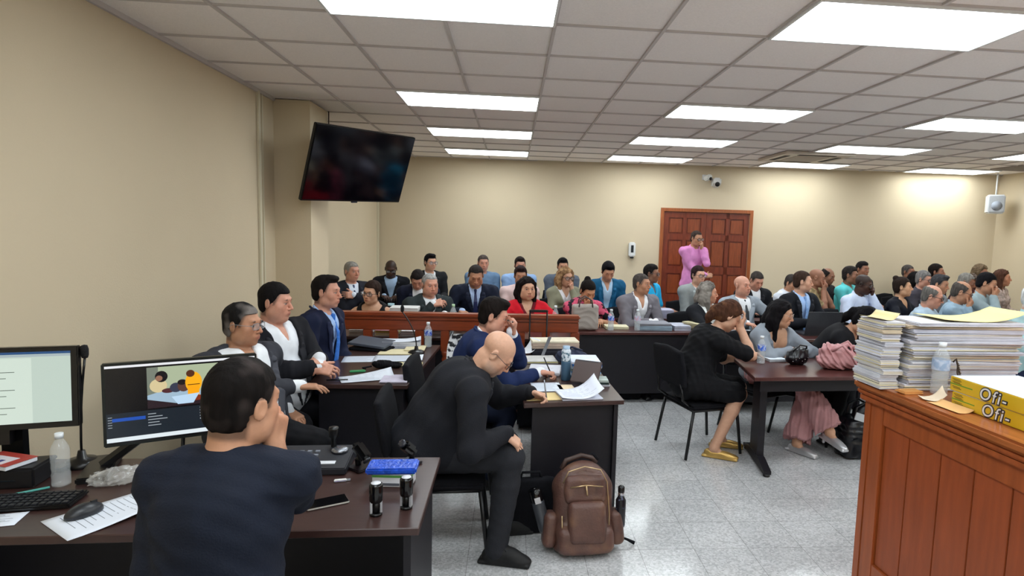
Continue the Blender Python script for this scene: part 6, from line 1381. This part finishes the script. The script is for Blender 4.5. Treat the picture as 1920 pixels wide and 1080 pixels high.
    P('person in pale teal shirt at the right edge of the picture', 1940, 560, 5.15, 20, h=.0068, skin='light', hair='short', hair_col='d8d8d8', top='shirt', shirt='a8c9cd', girth=1.2, pitch=6, pants='1c2440')
    # --- second row
    P('grey haired man in dark suit with blue tie near the left wall', 660, 509, 7.45, 36, skin='rosy', hair='short', hair_vol=.006, hair_col='8f8b86', pitch=2, yaw=14, tie='24365e', shirt='dfe6f2', jacket='1d1f29', girth=1.1, hl=FOLD(-1), hr=FOLD(1))
    P('man in navy jacket bowing behind the grey haired man', 783, 524, 7.60, 4, skin='rosy', hair='short', hair_col='221c1c', pitch=38, bow=16, lean=18, jacket='161a2e', girth=1.1, eye=0)
    P('man with dark fringe in pale pink shirt behind the woman in red', 976, 517, 7.60, 6, skin='tan', hair='quiff', hair_vol=.014, hair_col='2a1c1c', top='shirt', shirt='e6c9c6', pitch=10, lean=6)
    P('woman with long light brown hair and sunglasses on nose, hand at chin', 1061, 519, 7.60, 20, fem=True, skin='d0a184', hair='wavy', hair_col='7a5a3e', hair_mix=(18, 'a88560', .45, .6), glasses='15151a', glass_r=.0036, top='blazer_f', jacket='8c8a74', shirt='f0ecf0', vwidth=.10, pitch=10, yaw=8, hl=CH(-1))
    P('man with black hair in teal blue jacket and light shirt looking down', 1140, 509, 7.60, 6, skin='med', hair='quiff', hair_col='0f0d12', hair_vol=.016, pitch=28, lean=12, shirt='b6d4ee', closed=False, vwidth=.07, open_neck=True, jacket='1a5a80', eye=.3)
    P('man with glasses and cropped hair in bright blue polo shirt, profile', 1221, 513, 7.60, 48, skin='brown', hair='fade', hair_vol=.004, hair_col='1c1817', glasses='2a2a30', top='polo', shirt='1ea4d8', pitch=4, yaw=16, girth=1.1)
    P('man with glasses in light grey suit in front of the door', 1309, 516, 7.60, 18, skin='light', hair='short', hair_col='2a1a1c', glasses='2a2a30', jacket='8d9292', shirt='d8dadc', pitch=4, yaw=4, tie='4a4a52')
    P('man with cropped dark hair in black suit behind the bald man', 1419, 526, 7.60, 8, skin='rosy', hair='short', hair_vol=.003, hair_col='3c3633', pitch=26, jacket='15161c', shirt='e2e4e8', lean=8, eye=.3)
    P('bald brown man in tan patterned shirt, hands clasped at his mouth', 1532, 521, 7.60, 42, skin='9a6a52', hair='bald', top='polo', shirt='a8926a', shirt_mix=(14, '7c6a4a', .5, .6), pitch=10, yaw=16, hr=CH(1), hl=CH(-1), lean=10)
    P('man with cropped hair in turquoise shirt looking to the right', 1594, 516, 7.75, 36, skin='brown', hair='fade', hair_vol=.003, hair_col='2a2422', top='polo', shirt='5cc4c6', pitch=2, yaw=12)
    P('grey haired man partly hidden, second row at right', 1732, 524, 7.85, 25, skin='rosy', hair='short', hair_col='7a7674', top='shirt', shirt='4a4650', pitch=8, yaw=6, glasses='3a3a40')
    P('man with swept dark grey hair behind the thick glasses man', 1762, 533, 7.15, 30, skin='tan', hair='quiff', hair_col='3c3b3e', top='shirt', shirt='8a8f98', pitch=10, yaw=6)
    P('grey haired man supporting his forehead with his hand', 1812, 529, 7.45, 38, skin='8f604a', hair='short', hair_vol=.005, hair_col='85807a', top='polo', shirt='4a2a30', pitch=16, yaw=4, hl=dict(at=(-.06, .09, .0), rel='head', f=(.2, -.1, 1), n=(.6, -.8, 0), curl=.5, pole=(-.4, .3, -1)))
    # --- last row along the wall
    P('dark skinned man in dark jacket and light blue shirt reading', 733, 504, 8.70, 10, skin='dark', hair='bald', buzz=.5, hair_col='15100e', jacket='14151c', shirt='a9c2e0', vwidth=.08, pitch=22, lean=8, tie=None, glasses='15151a')
    P('tall young man with black hair in black suit along the rear wall', 807, 492, 8.60, 26, skin='light', hair='quiff', hair_col='121013', jacket='17181c', shirt='e6e8ec', vdepth=.34, vwidth=.07, pitch=4, yaw=10, glasses='6a6a70')
    P('man in slate blue shirt against the wall behind the reading man', 906, 493, 8.85, 14, skin='rosy', hair='short', hair_vol=.003, hair_col='4a403c', top='shirt', shirt='6a86a6', pitch=6, girth=1.1)
    P('man in light blue shirt against the wall behind the woman in red', 975, 497, 8.85, 10, skin='rosy', hair='quiff', hair_col='2a2220', top='shirt', shirt='93b2de', pitch=8, girth=1.15)
    P('man with black hair in grey jacket against the wall', 1055, 499, 8.75, 6, skin='med', hair='quiff', hair_col='131113', jacket='5a6270', shirt='b9c4d4', pitch=10)
    P('person in white shirt sitting half hidden behind the man at the laptop', 1484, 531, 8.3, 30, skin='tan', hair='short', hair_col='3a3432', top='shirt', shirt='dfe3ee', pitch=20, girth=1.1)
    P('older dark haired man in black top in the rear row', 1552, 518, 8.45, 30, skin='brown', hair='ring', hair_col='2a2422', top='tee', shirt='17171c', pitch=14, yaw=4)
    P('man with flat top hair and dark top in the rear row', 1617, 505, 8.75, 20, skin='9a6a52', hair='fade', hair_vol=.003, hair_col='1c1818', top='tee', shirt='1c1c24', pitch=2)
    P('man with short grey hair in the rear row left of the dark hair', 1703, 510, 9.35, 24, skin='8f604a', hair='short', hair_vol=.004, hair_col='4c4643', top='tee', shirt='3a2a28', pitch=2)
    P('person with long black hair in the rear right group', 1717, 524, 8.88, 20, fem=True, skin='9a6a52', hair='long', hair_col='0f0c0e', top='tee', shirt='14141a', pitch=10, yaw=60)
    P('man with black hair and beard in dark shirt near the right wall', 1756, 510, 8.40, 30, skin='9a6a52', hair='short', hair_col='1c1412', stubble=.7, top='shirt', shirt='2e2024', pitch=-2, yaw=14)
    P('person with tousled light brown hair in the rear right group', 1838, 511, 8.80, 24, fem=True, skin='9a6a52', hair='wavy', hair_col='6a5844', hair_vol=.018, top='tee', shirt='4a2a2c', pitch=6)
    P('woman with long brown hair in pale patterned blouse, far right', 1879, 521, 8.05, 30, fem=True, skin='b07a5c', hair='long', hair_col='4a2e22', top='shirt', shirt='b8a49c', shirt_mix=(30, '8f8078', .5, .56), pitch=0, yaw=12)
    P('standing man with glasses in pink shirt before the door, hand at mouth', 1306, 447, 9.30, 14, with_chair=False, sit=False, h=.0065, skin='tan', hair='short', hair_vol=.005, hair_col='3c302c', hairline=.012, glasses='1c1c20', top='shirt', shirt='d98cc4', pants='2c2c38', pitch=12, yaw=14, s=1.0, hl=CH(-1, .0), hr=dict(at=(-.12, .24, 1.13), f=(-1, .1, .1), n=(0, -.8, -.5), curl=.6, pole=(.25, .1, -1)), sleeve=.97)
people()
def held_things():
    i = INFO['bald']; w, f, n = i['arms'][-1][2], i['arms'][-1][3], i['arms'][-1][4]
    tip = w + f * .12 + V(0, 0, -.035); mb = MB(); mb.tube([tip, tip + V(-.02, .02, .14)], .0045); tag(mb.build('pen', mat('pen_silver', '8a8c92', .3, metal=.6)), 'pen held upright in the bald man writing hand', 'pen')
    i = INFO['blue']; w, f = i['arms'][1][2], i['arms'][1][3]
    mb = MB(); mb.tube([w + f * .09 + V(.0, 0, -.02), w + f * .06 + V(-.03, .03, .10)], .0045); tag(mb.build('pen', BPL()), 'black pen held by the man in bright navy suit', 'pen')
held_things()
